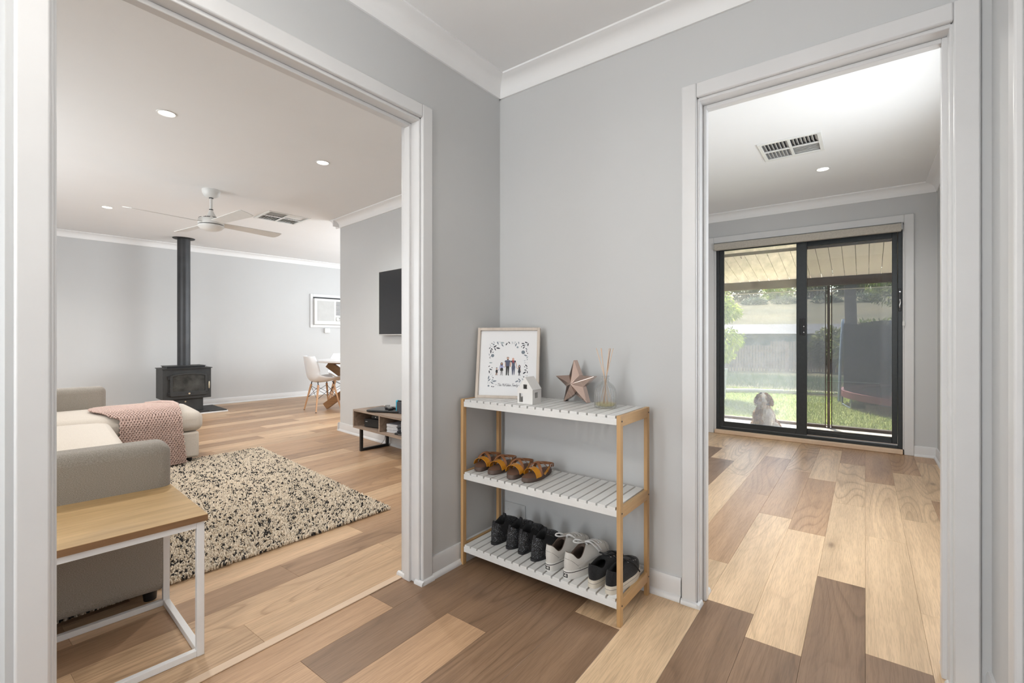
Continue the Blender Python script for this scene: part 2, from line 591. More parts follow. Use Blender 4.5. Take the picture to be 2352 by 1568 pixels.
def holed(mb, x0, x1, y0, y1, zf, hx, hy, half, rz):
    """ceiling sheet with one square hole cut for an air vent"""
    out = [(x0, y0), (x1, y0), (x1, y1), (x0, y1)]
    inn = []
    for sx, sy in ((-1, -1), (1, -1), (1, 1), (-1, 1)):
        dx, dy = sx * half, sy * half
        inn.append((hx + dx * math.cos(rz) - dy * math.sin(rz), hy + dx * math.sin(rz) + dy * math.cos(rz)))
    P = out + inn
    vs = [(x, y, zf(x)) for x, y in P] + [(x, y, zf(x) + 0.05) for x, y in P]
    fs = []
    for k in range(4):
        k2 = (k + 1) % 4
        fs += [(k, 4 + k, 4 + k2, k2), (8 + k, 8 + k2, 12 + k2, 12 + k), (k, k2, 8 + k2, 8 + k), (4 + k, 12 + k, 12 + k2, 4 + k2)]
    mb.add(vs, fs)
VENT_B = (1.128, 1.972, 0.0, 0.385)
VENT_L = (-3.745, 0.718, R(-5), 0.455)
c = MB(); holed(c, -0.05, 2.14, 0.05, 3.72, lambda x: 2.46, VENT_B[0], VENT_B[1], VENT_B[3] / 2 - 0.012, VENT_B[2])
struct(c.build('ceiling.001', M['ceil']))
c = MB(); holed(c, -7.5, -3.0, -3.1, 5.0, zc, VENT_L[0], VENT_L[1], VENT_L[3] / 2 - 0.012, VENT_L[2])
c.box(-3.0, -0.05, -3.1, 5.0, 2.43, 2.48)
struct(c.build('ceiling.002', M['ceil']))

# ---- cornices, skirtings: a profile swept along straight runs; prof = (out from wall, up)
def sweep(m, p0, p1, out, prof, z0=0.0, z1=None):
    p0, p1, out = Vector(p0), Vector(p1), Vector(out).normalized()
    z1 = z0 if z1 is None else z1
    n = len(prof)
    vs = [p0 + out * a + Vector((0, 0, z0 + b)) for a, b in prof] + [p1 + out * a + Vector((0, 0, z1 + b)) for a, b in prof]
    fs = [(k, (k + 1) % n, n + (k + 1) % n, n + k) for k in range(n)] + [tuple(range(n - 1, -1, -1)), tuple(range(n, 2 * n))]
    m.add(vs, fs)
    return m
CS = 0.085
cov = [(0, 0), (0, -CS), (0.010, -CS), (0.014, -CS + 0.012)]
for k in range(1, 8):
    a = k / 8 * PI / 2
    cov.append((0.014 + (CS - 0.026) * (1 - math.cos(a)), -CS + 0.012 + (CS - 0.026) * math.sin(a)))
cov += [(CS - 0.010, -0.012), (CS, -0.008), (CS, 0)]
SK = [(0, 0), (0.027, 0), (0.027, 0.006), (0.024, 0.013), (0.019, 0.019), (0.013, 0.022), (0.013, 0.078), (0.008, 0.092), (0, 0.094)]
def cornice(name, runs):
    m = MB()
    for p0, p1, out, z0, z1 in runs:
        sweep(m, p0, p1, out, cov, z0, z1)
    return struct(m.build(name, M['ceil'], smooth=30))
cornice('trim_1', [((0, -4.5, 0), (0, 0, 0), (1, 0, 0), H0, H0), ((0, 0, 0), (1.854, 0, 0), (0, -1, 0), H0, H0), ((1.854, 0, 0), (1.854, -4.5, 0), (-1, 0, 0), H0, H0), ((0, -4.5, 0), (1.854, -4.5, 0), (0, 1, 0), H0, H0)])
cornice('trim_2', [((0, .11, 0), (0, 3.65, 0), (1, 0, 0), 2.46, 2.46), ((0, 3.65, 0), (2.07, 3.65, 0), (0, -1, 0), 2.46, 2.46), ((2.07, 3.65, 0), (2.07, .11, 0), (-1, 0, 0), 2.46, 2.46), ((2.07, .11, 0), (0, .11, 0), (0, 1, 0), 2.46, 2.46)])
def TV(x, y, z=0): return tuple(tv_root @ Vector((x, y, z)))
def SW(x, y, z=0): return tuple(sw_root @ Vector((x, y, z)))
ot = tv_root.to_3x3() @ Vector((0, -1, 0))
os_ = sw_root.to_3x3() @ Vector((1, 0, 0))
oe = tv_root.to_3x3() @ Vector((-1, 0, 0))
cornice('trim_3', [(TV(-CS * 0.98, 0), TV(3.18, 0), ot, 2.43, 2.43), (TV(0, -CS * 0.98), TV(0, 0.1), oe, 2.435, 2.435), (SW(0, -5.0), SW(0, 2.8), os_, zc(-6.9), zc(-6.45)),
                   ((-0.11, -3.03, 0), (-7.0, -3.03, 0), (0, 1, 0), 2.43, 2.49), ((-0.11, -3.0, 0), (-0.11, 0.85, 0), (-1, 0, 0), 2.43, 2.43)])
def skirting(name, runs):
    m = MB()
    for p0, p1, out in runs:
        sweep(m, p0, p1, out, SK)
    return struct(m.build(name, M['trim'], smooth=30))
skirting('baseboard_left', [((0, -0.51, 0), (0, 0, 0), (1, 0, 0)), ((0, -4.5, 0), (0, -2.95, 0), (1, 0, 0))])
skirting('baseboard_back', [((0, 0, 0), (0.955, 0, 0), (0, -1, 0))])
skirting('baseboard_right', [((1.854, 0, 0), (1.854, -0.30, 0), (-1, 0, 0)), ((1.854, -1.24, 0), (1.854, -4.5, 0), (-1, 0, 0))])
skirting('baseboard_bedroom', [((0, .11, 0), (0, 3.65, 0), (1, 0, 0)), ((0, 3.65, 0), (0.125, 3.65, 0), (0, -1, 0)), ((1.912, 3.65, 0), (2.07, 3.65, 0), (0, -1, 0)), ((2.07, 3.65, 0), (2.07, .11, 0), (-1, 0, 0)), ((1.83, .11, 0), (2.07, .11, 0), (0, 1, 0)), ((0, .11, 0), (.95, .11, 0), (0, 1, 0))])
skirting('baseboard_television', [(TV(-0.026, 0), TV(3.18, 0), ot), (TV(0, -0.026), TV(0, 0.1), oe)])
skirting('baseboard_stove', [(SW(0, -5.0), SW(0, 2.8), os_)])
skirting('baseboard_living', [((-0.11, -0.5, 0), (-0.11, 0.8, 0), (-1, 0, 0))])

# ---- cased openings: lining, stop, architrave on both faces, small shoe mouldings at the feet
def casing(name, along, face0, face1, a0, a1, zh, quad_sides=True):
    """opening between a0..a1 along axis 'along' ('x' or 'y'); wall faces at face0 (hall) and face1"""
    root = thing(name, None, None, kind='structure')
    def P(a, d):   # a along the wall, d across it
        return (a, d) if along == 'x' else (d, a)
    def box(nm, a0_, a1_, d0, d1, z0, z1, bev=0.003):
        (x0, y0), (x1, y1) = P(a0_, d0), P(a1_, d1)
        return MB().box(min(x0, x1), max(x0, x1), min(y0, y1), max(y0, y1), z0, z1).build(nm, M['trim'], root, smooth=40, bevel=bev, seg=2)
    lt = 0.012
    sgn = 1 if face1 > face0 else -1
    lo, hi = face0 - sgn * 0.001, face1 + sgn * 0.001
    box('jamb', a0 - 0.008, a0 + lt - 0.008, lo, hi, 0, zh + 0.004)
    box('jamb', a1 - lt + 0.008, a1 + 0.008, lo, hi, 0, zh + 0.004)
    box('head_lining', a0, a1, lo, hi, zh - lt + 0.004, zh + 0.008)
    sm = face0 + sgn * 0.048
    box('door_stop', a0, a0 + 0.017, sm, sm + sgn * 0.036, 0, zh - 0.008)
    box('door_stop', a1 - 0.017, a1, sm, sm + sgn * 0.036, 0, zh - 0.008)
    box('door_stop', a0 + 0.016, a1 - 0.016, sm, sm + sgn * 0.036, zh - 0.024, zh - 0.008)
    aw, at = 0.059, 0.018
    for fc, sg in ((face0, -sgn), (face1, sgn)):
        box('architrave', a0 - aw - 0.004, a0 - 0.004, fc, fc + sg * at, 0, zh + aw + 0.004, 0.005)
        box('architrave', a1 + 0.004, a1 + aw + 0.004, fc, fc + sg * at, 0, zh + aw + 0.004, 0.005)
        box('architrave', a0 - 0.004, a1 + 0.004, fc, fc + sg * at, zh + 0.004, zh + aw + 0.004, 0.005)
        for e, s2 in ((a0, -1), (a1, 1)):
            for q in range(1):
                m = MB()
                e0 = e + s2 * 0.004
                p0, p1 = P(e0 - s2 * 0.004, fc + sg * at), P(e0 + s2 * aw, fc + sg * at)
                ov = P(0, sg) if along == 'x' else P(0, sg)
                sweep(m, (*p0, 0), (*p1, 0), (*ov, 0), [(0, 0), (0.013, 0), (0.013, 0.007), (0.009, 0.015), (0, 0.019)])
                if sg == -sgn or True:
                    q0, q1 = P(e - s2 * 0.0, fc + sg * (at + 0.012)), P(e - s2 * 0.0, fc - sg * 0.022)
                    ov2 = P(-s2, 0)
                    sweep(m, (*q0, 0), (*q1, 0), (*ov2, 0), [(0, 0), (0.013, 0), (0.013, 0.007), (0.009, 0.015), (0, 0.019)])
                m.build('shoe_moulding', M['trim'], root, smooth=30)
    return root
casing('door_1', 'y', 0.0, -0.11, -1.724, -0.565, 2.035)
casing('door_2', 'x', 0.0, 0.11, 1.022, 1.766, 2.035)
# closed flush door on the right-hand wall beside the camera
d4 = casing('door_4', 'y', 1.854, 1.97, -1.18, -0.362, 2.035)
MB().box(1.902, 1.938, -1.165, -0.378, 0.008, 2.02).build('door_leaf', M['trim'], d4, bevel=0.002)
struct(MB().box(-0.136, -0.100, -1.728, -0.572, 0, 0.0045).build('trim_4', M['strip'], bevel=0.002))

# ---- floor boards, each its own board under the floor
FL = MB()
FL.box(-7.4, 0.0, -3.1, 5.0, -0.06, -0.013)
FL.box(0.0, 2.12, -4.55, 3.66, -0.06, -0.013)
floor = struct(FL.build('floor', M['barn']))
seams = [0.053, 0.252, 0.448, 0.645, 0.833, 1.035, 1.210, 1.384, 1.557, 1.730, 1.905, 2.085]
ends = [-1.135, -0.645, 0.10, -0.335, 0.447, 0.07, -0.10, 0.57, 0.05, 0.47, -0.2]
left = [-0.125, -0.305, -0.48, -0.66]
lend = [-0.75, -1.16, -0.42, -0.85]
x = -0.66
while x > -6.9:
    x -= 0.182
    left.append(round(x, 4)); lend.append(None)
PL = 1.19
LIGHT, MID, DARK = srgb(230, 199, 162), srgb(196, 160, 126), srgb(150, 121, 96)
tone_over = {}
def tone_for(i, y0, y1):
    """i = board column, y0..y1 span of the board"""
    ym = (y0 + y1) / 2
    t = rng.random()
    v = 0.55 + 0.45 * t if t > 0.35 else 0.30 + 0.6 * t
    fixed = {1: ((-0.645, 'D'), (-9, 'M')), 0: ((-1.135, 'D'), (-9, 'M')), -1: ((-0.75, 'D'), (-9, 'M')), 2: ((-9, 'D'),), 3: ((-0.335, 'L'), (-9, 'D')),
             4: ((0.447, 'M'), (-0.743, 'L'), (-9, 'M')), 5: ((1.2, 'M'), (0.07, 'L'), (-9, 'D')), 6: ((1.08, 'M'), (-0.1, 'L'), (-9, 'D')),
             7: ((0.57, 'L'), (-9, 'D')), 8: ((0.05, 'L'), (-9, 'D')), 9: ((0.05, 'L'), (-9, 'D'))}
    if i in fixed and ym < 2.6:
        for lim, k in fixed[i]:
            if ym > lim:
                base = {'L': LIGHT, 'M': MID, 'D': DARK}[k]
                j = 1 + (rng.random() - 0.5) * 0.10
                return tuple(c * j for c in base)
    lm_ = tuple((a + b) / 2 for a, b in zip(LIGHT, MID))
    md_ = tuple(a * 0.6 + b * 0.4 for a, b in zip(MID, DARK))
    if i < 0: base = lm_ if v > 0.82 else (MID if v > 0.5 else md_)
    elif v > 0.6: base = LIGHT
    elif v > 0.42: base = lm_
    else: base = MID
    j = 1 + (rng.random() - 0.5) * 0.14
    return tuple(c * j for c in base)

plank_cache = {}
def plank_mesh(wd, ln):
    key = (round(wd, 4), round(ln, 4))
    if key not in plank_cache:
        g = 0.00025
        c2 = 0.0006
        x0, x1, y0, y1 = g, wd - g, g, ln - g
        vs = [(x0, y0, -0.012), (x1, y0, -0.012), (x1, y1, -0.012), (x0, y1, -0.012), (x0, y0, -c2), (x1, y0, -c2), (x1, y1, -c2), (x0, y1, -c2),
              (x0 + c2, y0 + c2, 0), (x1 - c2, y0 + c2, 0), (x1 - c2, y1 - c2, 0), (x0 + c2, y1 - c2, 0)]
        fs = [(8, 9, 10, 11)]
        for a, b in ((0, 4), (4, 8)):
            fs += [(a + k, a + (k + 1) % 4, b + (k + 1) % 4, b + k) for k in range(4)]
        plank_cache[key] = MB().add(vs, fs).mesh('plank', M['plank'])
    return plank_cache[key]
planks = []
def lay(i, xa, xb, e0, lo, hi):
    k0 = math.floor((lo - e0) / PL)
    y = e0 + k0 * PL
    while y < hi - 1e-4:
        a, b = max(y, lo), min(y + PL, hi)
        if b - a > 0.01:
            planks.append((i, xa, xb, a, b))
        y += PL
for i in range(len(seams) - 1):
    xa, xb = seams[i], seams[i + 1]
    lo = -2.05 if xb <= 1.86 else (0.0 if xa < 1.86 else 0.0)
    if i == 9: lo = -0.30
    lay(i, xa, min(xb, 2.07), ends[i], lo, 3.66)
for j in range(len(left)):
    xb = seams[0] if j == 0 else left[j - 1]
    xa = left[j]
    e0 = lend[j] if lend[j] is not None else -rng.random() * PL
    xm = (xa + xb) / 2
    hi = 1.22 - (xm + 3.3) * 0.108 if xm > -3.45 else 3.9
    if xm > -0.11 and j == 0: hi = 0.8
    lo = -2.05 if xm > -2.2 else (-1.2 if xm > -4.0 else -0.6)
    lay(-1 - j, xa, xb, e0, lo, hi)
print('PLANKS', len(planks))
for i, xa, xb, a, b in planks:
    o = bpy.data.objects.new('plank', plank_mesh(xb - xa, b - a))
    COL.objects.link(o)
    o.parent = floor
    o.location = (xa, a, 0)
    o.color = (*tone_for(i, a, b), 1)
# ------------------------------------------------------------------ shoe rack
rack = thing('shoe_rack', 'bamboo shoe rack with three white slatted shelves in the hall corner', 'shoe rack', (0.02, -0.325, 0))
RW, RD = 0.812, 0.292
LX, LY = 0.016, 0.023
for lx, ly in ((0, 0), (RW - LX, 0), (0, RD - LY), (RW - LX, RD - LY)):
    bx('leg', M['bamboo'], rack, lx, lx + LX, ly, ly + LY, 0, 0.787, 0.0012)
SHELF_Z = (0.785, 0.441, 0.097)
for zt in SHELF_Z:
    for lx in (0.001, RW - LX + 0.001):
        rl = bx('side_rail', M['bamboo_h'], rack, lx, lx + LX - 0.002, LY, RD - LY, zt - 0.040, zt + 0.001, 0.001)
        for yy in (LY * 0.5, RD - LY * 0.5):
            sx = lx - 0.0017 if lx < 0.1 else lx + LX - 0.0003
            MB().cyl((sx, yy, zt - 0.020), (sx + 0.001, yy, zt - 0.020), 0.0032, n=10).build('screw', M['darkmetal'], rl)
    fr = bx('shelf_frame', M['slat'], rack, LX + 0.001, RW - LX - 0.001, 0.003, 0.015, zt - 0.035, zt - 0.010, 0.001)
    m = MB()
    m.box(LX + 0.001, RW - LX - 0.001, RD - 0.017, RD - 0.005, zt - 0.035, zt - 0.010)
    m.build('rear_batten', M['slat'], fr, bevel=0.001)
    n = 19
    pitch = (RW - 2 * LX - 0.006) / n
    s0 = LX + 0.003
    gap = 0.0072
    sm = MB().box(0, pitch - gap, 0.003, RD - 0.005, -0.010, 0).mesh('slat', M['slat'])
    for k in range(n):
        o = bpy.data.objects.new('slat', sm)
        COL.objects.link(o)
        o.parent = fr
        o.location = (s0 + k * pitch + gap / 2, 0, zt)
        bvm = o.modifiers.new('bevel', 'BEVEL'); bvm.width = 0.0006; bvm.segments = 1
RX, RY = rack.location.x, rack.location.y

# ------------------------------------------------------------------ framed print leaning into the corner
FW, FH, FD = 0.313, 0.347, 0.022
fr = thing('picture_frame', 'pale wood framed family print with leaf border, leaning in the corner on the top shelf', 'picture', (0.039, -0.246, 0.7855), R(25.4))
fr.rotation_euler = (R(-10), 0, R(25.4))
b = 0.0135
m = MB()
for (x0, x1, z0, z1) in ((0, b, 0, FH), (FW - b, FW, 0, FH), (b, FW - b, 0, b), (b, FW - b, FH - b, FH)):
    m.box(x0, x1, 0, FD, z0, z1)
m.build('frame', M['frame'], fr, bevel=0.0012, smooth=40)
pr = bx('print', M['paper'], fr, b, FW - b, 0.012, 0.014, b, FH - b)
bx('backing_board', M['barn'], fr, b, FW - b, 0.0145, 0.019, b, FH - b)
INK = [pmat('ink_navy', srgb(44, 46, 58), 0.6), pmat('ink_slate', srgb(112, 122, 132), 0.6), pmat('ink_pale_green', srgb(150, 162, 166), 0.6), pmat('ink_skin', srgb(196, 160, 144), 0.6),
       pmat('ink_black', srgb(26, 26, 28), 0.6), pmat('ink_slate_blue', srgb(78, 84, 106), 0.6), pmat('ink_lilac', srgb(148, 150, 190), 0.6), pmat('ink_red', srgb(150, 60, 66), 0.6), pmat('ink_blond', srgb(214, 160, 150), 0.6)]
def art(zx, zy):
    t = (zy - 20) / 1480
    xl = -75 * t
    return ((zx - xl) / (1262 + 78 * t) * FW, FH - t * FH)
def flat(mb, pts, c, y=0.0116):
    mb.add([(x, y, z) for x, z in pts], [tuple(range(len(pts)))], c)
def blob(mb, cx, cy, rx, ry, c, n=12, y=0.0116):
    x, z = art(cx, cy)
    k = FW / 1300
    flat(mb, [(x + rx * k * math.cos(2 * PI * i / n), z + ry * k * math.sin(2 * PI * i / n)) for i in range(n)], c, y)
def poly(mb, pts, c, y=0.0116):
    flat(mb, [art(*p) for p in pts], c, y)
lf = MB()
leaves = [(410, 452, 84, 10, 0), (345, 412, 76, -32, 0), (345, 475, 62, 60, 0), (278, 475, 58, 55, 0), (255, 525, 82, 90, 0), (230, 450, 44, -65, 0), (582, 362, 66, -60, 0), (637, 335, 58, 50, 0),
          (775, 375, 74, -70, 1), (400, 345, 70, 65, 1), (495, 340, 78, -5, 2), (497, 390, 68, 52, 1), (322, 325, 44, 40, 2), (830, 338, 52, 80, 1), (920, 350, 64, 2, 0), (985, 330, 64, 18, 0), (1020, 372, 66, -80, 0),
          (935, 388, 64, -10, 0), (937, 432, 60, -55, 0), (990, 465, 46, 40, 0), (992, 510, 42, 80, 0), (978, 602, 72, 22, 1), (1010, 640, 52, -50, 2), (1012, 685, 40, -60, 2), (995, 815, 66, 42, 0), (1005, 865, 42, 10, 0),
          (980, 905, 54, 10, 0), (960, 960, 76, -35, 0), (1018, 950, 48, 90, 0), (805, 1140, 72, -25, 1), (855, 1105, 62, 40, 1), (865, 1140, 52, -60, 1), (925, 1100, 52, 50, 2), (255, 762, 68, 0, 2), (222, 835, 44, -35, 0),
          (255, 903, 64, 15, 0), (223, 955, 64, 80, 0), (210, 1070, 74, -80, 1), (225, 1120, 64, -45, 1), (290, 1120, 54, -55, 2), (335, 1145, 84, -8, 1), (285, 1185, 64, 30, 1), (312, 1262, 42, -12, 0), (222, 590, 42, 80, 1), (243, 635, 32, 75, 0), (235, 660, 34, 30, 0), (700, 322, 34, 5, 2), (760, 322, 40, 0, 2)]
for cx, cy, ln, ang, c in leaves:
    x, z = art(cx, cy)
    k = FW / 1300
    a = -R(ang)
    pts = []
    for i in range(12):
        t = i / 12 * 2 * PI
        u = math.cos(t) * ln / 2 * k
        v = math.sin(t) * ln * 0.17 * k * (1 - 0.25 * math.cos(t))
        pts.append((x + u * math.cos(a) - v * math.sin(a), z + u * math.sin(a) + v * math.cos(a)))
    flat(lf, pts, c)
for cx, cy, r_, c in ((925, 535, 38, 1), (292, 610, 34, 1), (312, 372, 18, 1), (808, 430, 19, 1), (207, 1245, 19, 1), (300, 540, 11, 0), (1015, 555, 10, 0), (890, 418, 10, 0), (280, 865, 10, 0), (303, 1073, 11, 0), (945, 1047, 12, 0), (275, 1258, 11, 0), (278, 350, 10, 0), (960, 838, 10, 0)):
    blob(lf, cx, cy, r_, r_, c)
for cx, cy, c in ((312, 372, 2), (808, 430, 2), (207, 1245, 2)):
    blob(lf, cx, cy, 8, 8, c, y=0.0113)
for k in range(46):
    cx, cy = [(rng.uniform(680, 750), rng.uniform(315, 365)), (rng.uniform(945, 1020), rng.uniform(690, 770)), (rng.uniform(985, 1020), rng.uniform(1010, 1060)), (rng.uniform(250, 300), rng.uniform(975, 1065))][k % 4]
    blob(lf, cx, cy, 4, 4, 1, 6)
for pts in (((232, 365), (262, 410), (300, 430), (400, 445)), ((245, 400), (250, 440), (258, 500)), ((1030, 345), (1000, 372), (900, 400)), ((215, 1200), (250, 1160), (330, 1150)), ((190, 1200), (205, 1100), (215, 1050)), ((885, 1110), (870, 1150), (800, 1145)), ((385, 318), (430, 318), (520, 322))):
    for (a_, b_) in zip(pts, pts[1:]):
        (x0, z0), (x1, z1) = art(*a_), art(*b_)
        d = Vector((x1 - x0, 0, z1 - z0)).normalized() * 0.0005
        lf.add([(x0 - d.z, 0.0117, z0 + d.x), (x1 - d.z, 0.0117, z1 + d.x), (x1 + d.z, 0.0117, z1 - d.x), (x0 + d.z, 0.0117, z0 - d.x)], [(0, 1, 2, 3)], 1)
lf.build('leaf_border', INK, pr)
pp = MB()
def limb(pts, w_, c, y=0.0116):
    for (a_, b_) in zip(pts, pts[1:]):
        (x0, z0), (x1, z1) = art(*a_), art(*b_)
        d = Vector((x1 - x0, 0, z1 - z0)).normalized() * (w_ * FW / 1300 / 2)
        pp.add([(x0 - d.z, y, z0 + d.x), (x1 - d.z, y, z1 + d.x), (x1 + d.z, y, z1 - d.x), (x0 + d.z, y, z0 - d.x)], [(0, 1, 2, 3)], c)
# father
poly(pp, [(572, 828), (645, 828), (632, 1000), (640, 1022), (612, 1022), (608, 860), (598, 1000), (588, 1022), (572, 1022)], 4)
poly(pp, [(566, 706), (655, 706), (650, 830), (568, 830)], 5, 0.0115)
limb([(562, 725), (560, 850)], 17, 3); limb([(660, 725), (664, 845)], 17, 3)
limb([(568, 712), (555, 745)], 26, 5, 0.0114); limb([(652, 712), (663, 745)], 26, 5, 0.0114)
blob(pp, 613, 672, 22, 30, 3, y=0.0115); blob(pp, 613, 655, 24, 20, 4, y=0.0116); blob(pp, 613, 692, 17, 12, 4, y=0.01145)
# mother
poly(pp, [(690, 850), (765, 850), (750, 1000), (738, 1022), (732, 890), (718, 1000), (705, 1022), (700, 1000)], 5)
poly(pp, [(690, 710), (765, 710), (758, 800), (768, 860), (690, 860), (700, 800)], 5, 0.0115)
poly(pp, [(695, 708), (745, 708), (740, 760), (718, 760)], 7, 0.0113)
blob(pp, 722, 690, 24, 38, 8, y=0.0114); blob(pp, 724, 678, 15, 20, 3, y=0.0112)
limb([(684, 715), (672, 840)], 14, 3); limb([(768, 715), (800, 860), (815, 880)], 14, 3)
limb([(694, 714), (682, 745)], 24, 0, 0.0114); limb([(760, 714), (772, 745)], 24, 0, 0.0114)
# three children
poly(pp, [(458, 865), (510, 865), (518, 925), (500, 925), (498, 1015), (512, 1022), (490, 1022), (486, 930), (478, 930), (470, 1015), (450, 1022), (462, 1005), (466, 925), (448, 925)], 4)
poly(pp, [(455, 800), (512, 800), (510, 868), (460, 868)], 6, 0.0115)
blob(pp, 485, 785, 26, 34, 4, y=0.0115); blob(pp, 487, 780, 14, 20, 3, y=0.0113)
limb([(455, 810), (430, 900), (412, 918)], 11, 6); limb([(510, 835), (530, 852), (556, 845)], 11, 6)
poly(pp, [(365, 905), (398, 905), (402, 965), (395, 970), (392, 1015), (402, 1022), (382, 1022), (380, 975), (374, 1020), (352, 1022), (362, 970), (355, 950)], 4)
blob(pp, 380, 880, 17, 22, 3, y=0.0115); blob(pp, 380, 866, 15, 10, 1, y=0.0114); limb([(395, 915), (415, 915)], 9, 3)
limb([(367, 970), (364, 1020)], 10, 3, 0.0113); limb([(390, 970), (390, 1020)], 10, 3, 0.0113)
poly(pp, [(838, 870), (872, 870), (882, 955), (866, 960), (868, 1012), (878, 1022), (858, 1022), (852, 962), (846, 1022), (826, 1022), (836, 1010), (836, 960), (822, 955)], 0)
blob(pp, 852, 838, 24, 38, 0, y=0.0115); blob(pp, 852, 832, 13, 18, 3, y=0.0113)
limb([(838, 870), (815, 882)], 10, 3); limb([(868, 875), (876, 930)], 9, 3)
pp.build('family_figures', INK, pr)
# handwriting: "The McKibbin Family"
GL = {'T': (0.8, [[(0, 1), (.75, 1.05)], [(.40, 1.02), (.22, 0)]]), 'h': (.55, [[(.22, 1), (0, 0)], [(.06, .3), (.25, .52), (.34, .4), (.28, 0), (.45, .06)]]),
      'e': (.48, [[(.02, .25), (.3, .33), (.28, .5), (.14, .5), (.04, .25), (.12, .02), (.4, .12)]]), 'M': (1.0, [[(0, 0), (.22, 1), (.40, .35), (.72, 1), (.72, 0), (.9, .05)]]),
      'c': (.45, [[(.32, .42), (.18, .52), (.03, .25), (.14, .02), (.38, .12)]]), 'K': (.75, [[(.2, 1), (.02, 0)], [(.65, 1), (.12, .45), (.6, 0)]]), 'i': (.3, [[(.1, .5), (.05, .05), (.25, .1)], [(.14, .68), (.17, .72)]]),
      'b': (.52, [[(.2, 1), (.02, .05), (.25, .02), (.36, .3), (.2, .48), (.06, .3)], [(.32, .12), (.48, .14)]]), 'n': (.52, [[(.08, .5), (.02, 0)], [(.05, .3), (.25, .52), (.32, .4), (.26, 0), (.45, .08)]]),
      'F': (.7, [[(.1, 1), (.8, 1.06)], [(.42, 1.02), (.18, -.05), (.02, -.02)], [(.15, .52), (.5, .56)]]), 'a': (.5, [[(.34, .48), (.12, .5), (.02, .2), (.12, .02), (.3, .3), (.34, .48), (.28, .05), (.46, .1)]]),
      'm': (.75, [[(.08, .5), (.02, 0)], [(.05, .3), (.2, .52), (.26, .4), (.22, 0)], [(.25, .3), (.42, .52), (.5, .4), (.44, 0), (.64, .08)]]), 'l': (.3, [[(.2, 1), (.05, .1), (.12, .0), (.28, .12)]]),
      'y': (.5, [[(.06, .5), (.06, .15), (.25, .12), (.36, .5), (.2, -.35), (.02, -.3), (.4, .1)]]), ' ': (.45, [])}
tx = MB()
x, z = art(395, 1245)
sc = 0.0125
for ch in 'The McKibbin Family':
    wd, strokes = GL[ch]
    for st in strokes:
        for (a_, b_) in zip(st, st[1:]):
            p0 = Vector((x + a_[0] * sc + a_[1] * sc * 0.15, 0.0116, z + a_[1] * sc)); p1 = Vector((x + b_[0] * sc + b_[1] * sc * 0.15, 0.0116, z + b_[1] * sc))
            d = (p1 - p0)
            if d.length < 1e-6: continue
            d = d.normalized() * 0.00055
            e = Vector((d.x, 0, d.z)) * 0.6
            tx.add([p0 + Vector((-d.z, 0, d.x)) - e, p1 + Vector((-d.z, 0, d.x)) + e, p1 + Vector((d.z, 0, -d.x)) + e, p0 + Vector((d.z, 0, -d.x)) - e], [(0, 1, 2, 3)])
    x += wd * sc * 0.80
for (a_, b_) in (((348, 1225), (385, 1218)), ((825, 1222), (862, 1228))):
    (x0, z0), (x1, z1) = art(*a_), art(*b_)
    tx.add([(x0, .0116, z0 - .0005), (x1, .0116, z1 - .0005), (x1, .0116, z1 + .0005), (x0, .0116, z0 + .0005)], [(0, 1, 2, 3)])
tx.build('handwritten_line', INK[0], pr)

# ------------------------------------------------------------------ ceramic tealight house
hs = thing('ceramic_house', 'small white ceramic house ornament with cut-out door and windows, before the framed print', 'ornament', (0.321, -0.277, 0.7855), R(5))
W_, D_, E_, A_ = 0.077, 0.080, 0.052, 0.117
def house_shell():
    """walls with through openings, built as pieces around the holes"""
    m = MB(); t = 0.005
    # front wall (y=0..t): door x .009-.028 z .006-.042 ; upper window x .029-.047, z .062-.083
    def gable(y0, y1, holes):
        # split the gable in vertical strips at hole edges
        xs = sorted({0, W_, W_ / 2} | {h[0] for h in holes} | {h[1] for h in holes})
        def top(x): return E_ + (A_ - E_) * (1 - abs(x - W_ / 2) / (W_ / 2)) if False else 0.062 + (A_ - 0.062) * (1 - abs(x - W_ / 2) / (W_ / 2))
        for xa, xb in zip(xs, xs[1:]):
            cuts = sorted([(h[2], h[3]) for h in holes if h[0] <= xa + 1e-9 and h[1] >= xb - 1e-9])
            z = 0.0
            for (za, zb) in cuts:
                m.box(xa, xb, y0, y1, z, za); z = zb
            m.add([(xa, y0, z), (xb, y0, z), (xb, y1, z), (xa, y1, z), (xa, y0, top(xa)), (xb, y0, top(xb)), (xb, y1, top(xb)), (xa, y1, top(xa))],
                  [(0, 3, 2, 1), (4, 5, 6, 7), (0, 1, 5, 4), (1, 2, 6, 5), (2, 3, 7, 6), (3, 0, 4, 7)])
    gable(0, t, [(0.009, 0.028, 0.007, 0.046), (0.030, 0.049, 0.066, 0.086)])
    gable(D_ - t, D_, [])
    for x0, x1, hole in ((W_ - t, W_, (0.022, 0.050, 0.026, 0.050)), (0, t, (0.022, 0.050, 0.026, 0.050))):
        ya, yb, za, zb = hole
        m.box(x0, x1, t, ya, 0, 0.062); m.box(x0, x1, yb, D_ - t, 0, 0.062)
        m.box(x0, x1, ya, yb, 0, za); m.box(x0, x1, ya, yb, zb, 0.062)
    m.box(t, W_ - t, t, D_ - t, 0, 0.004)
    return m
house_shell().build('wall_shell', M['ceramic'], hs)
m = MB()
tt = 0.0045
for s in (-1, 1):
    xe = W_ / 2 + s * W_ / 2
    nx, nz = s * (A_ - 0.062), W_ / 2
    L_ = math.hypot(nx, nz); nx, nz = nx / L_ * tt, nz / L_ * tt
    y0, y1 = 0.0, D_
    p = [(W_ / 2, A_), (xe, 0.062), (xe + nx * 0.35, 0.062 + nz * 0.35), (W_ / 2, A_ + nz * 0.35)]
    m.prism(p, y0, y1, lambda x_, z_, h: (x_, h, z_))
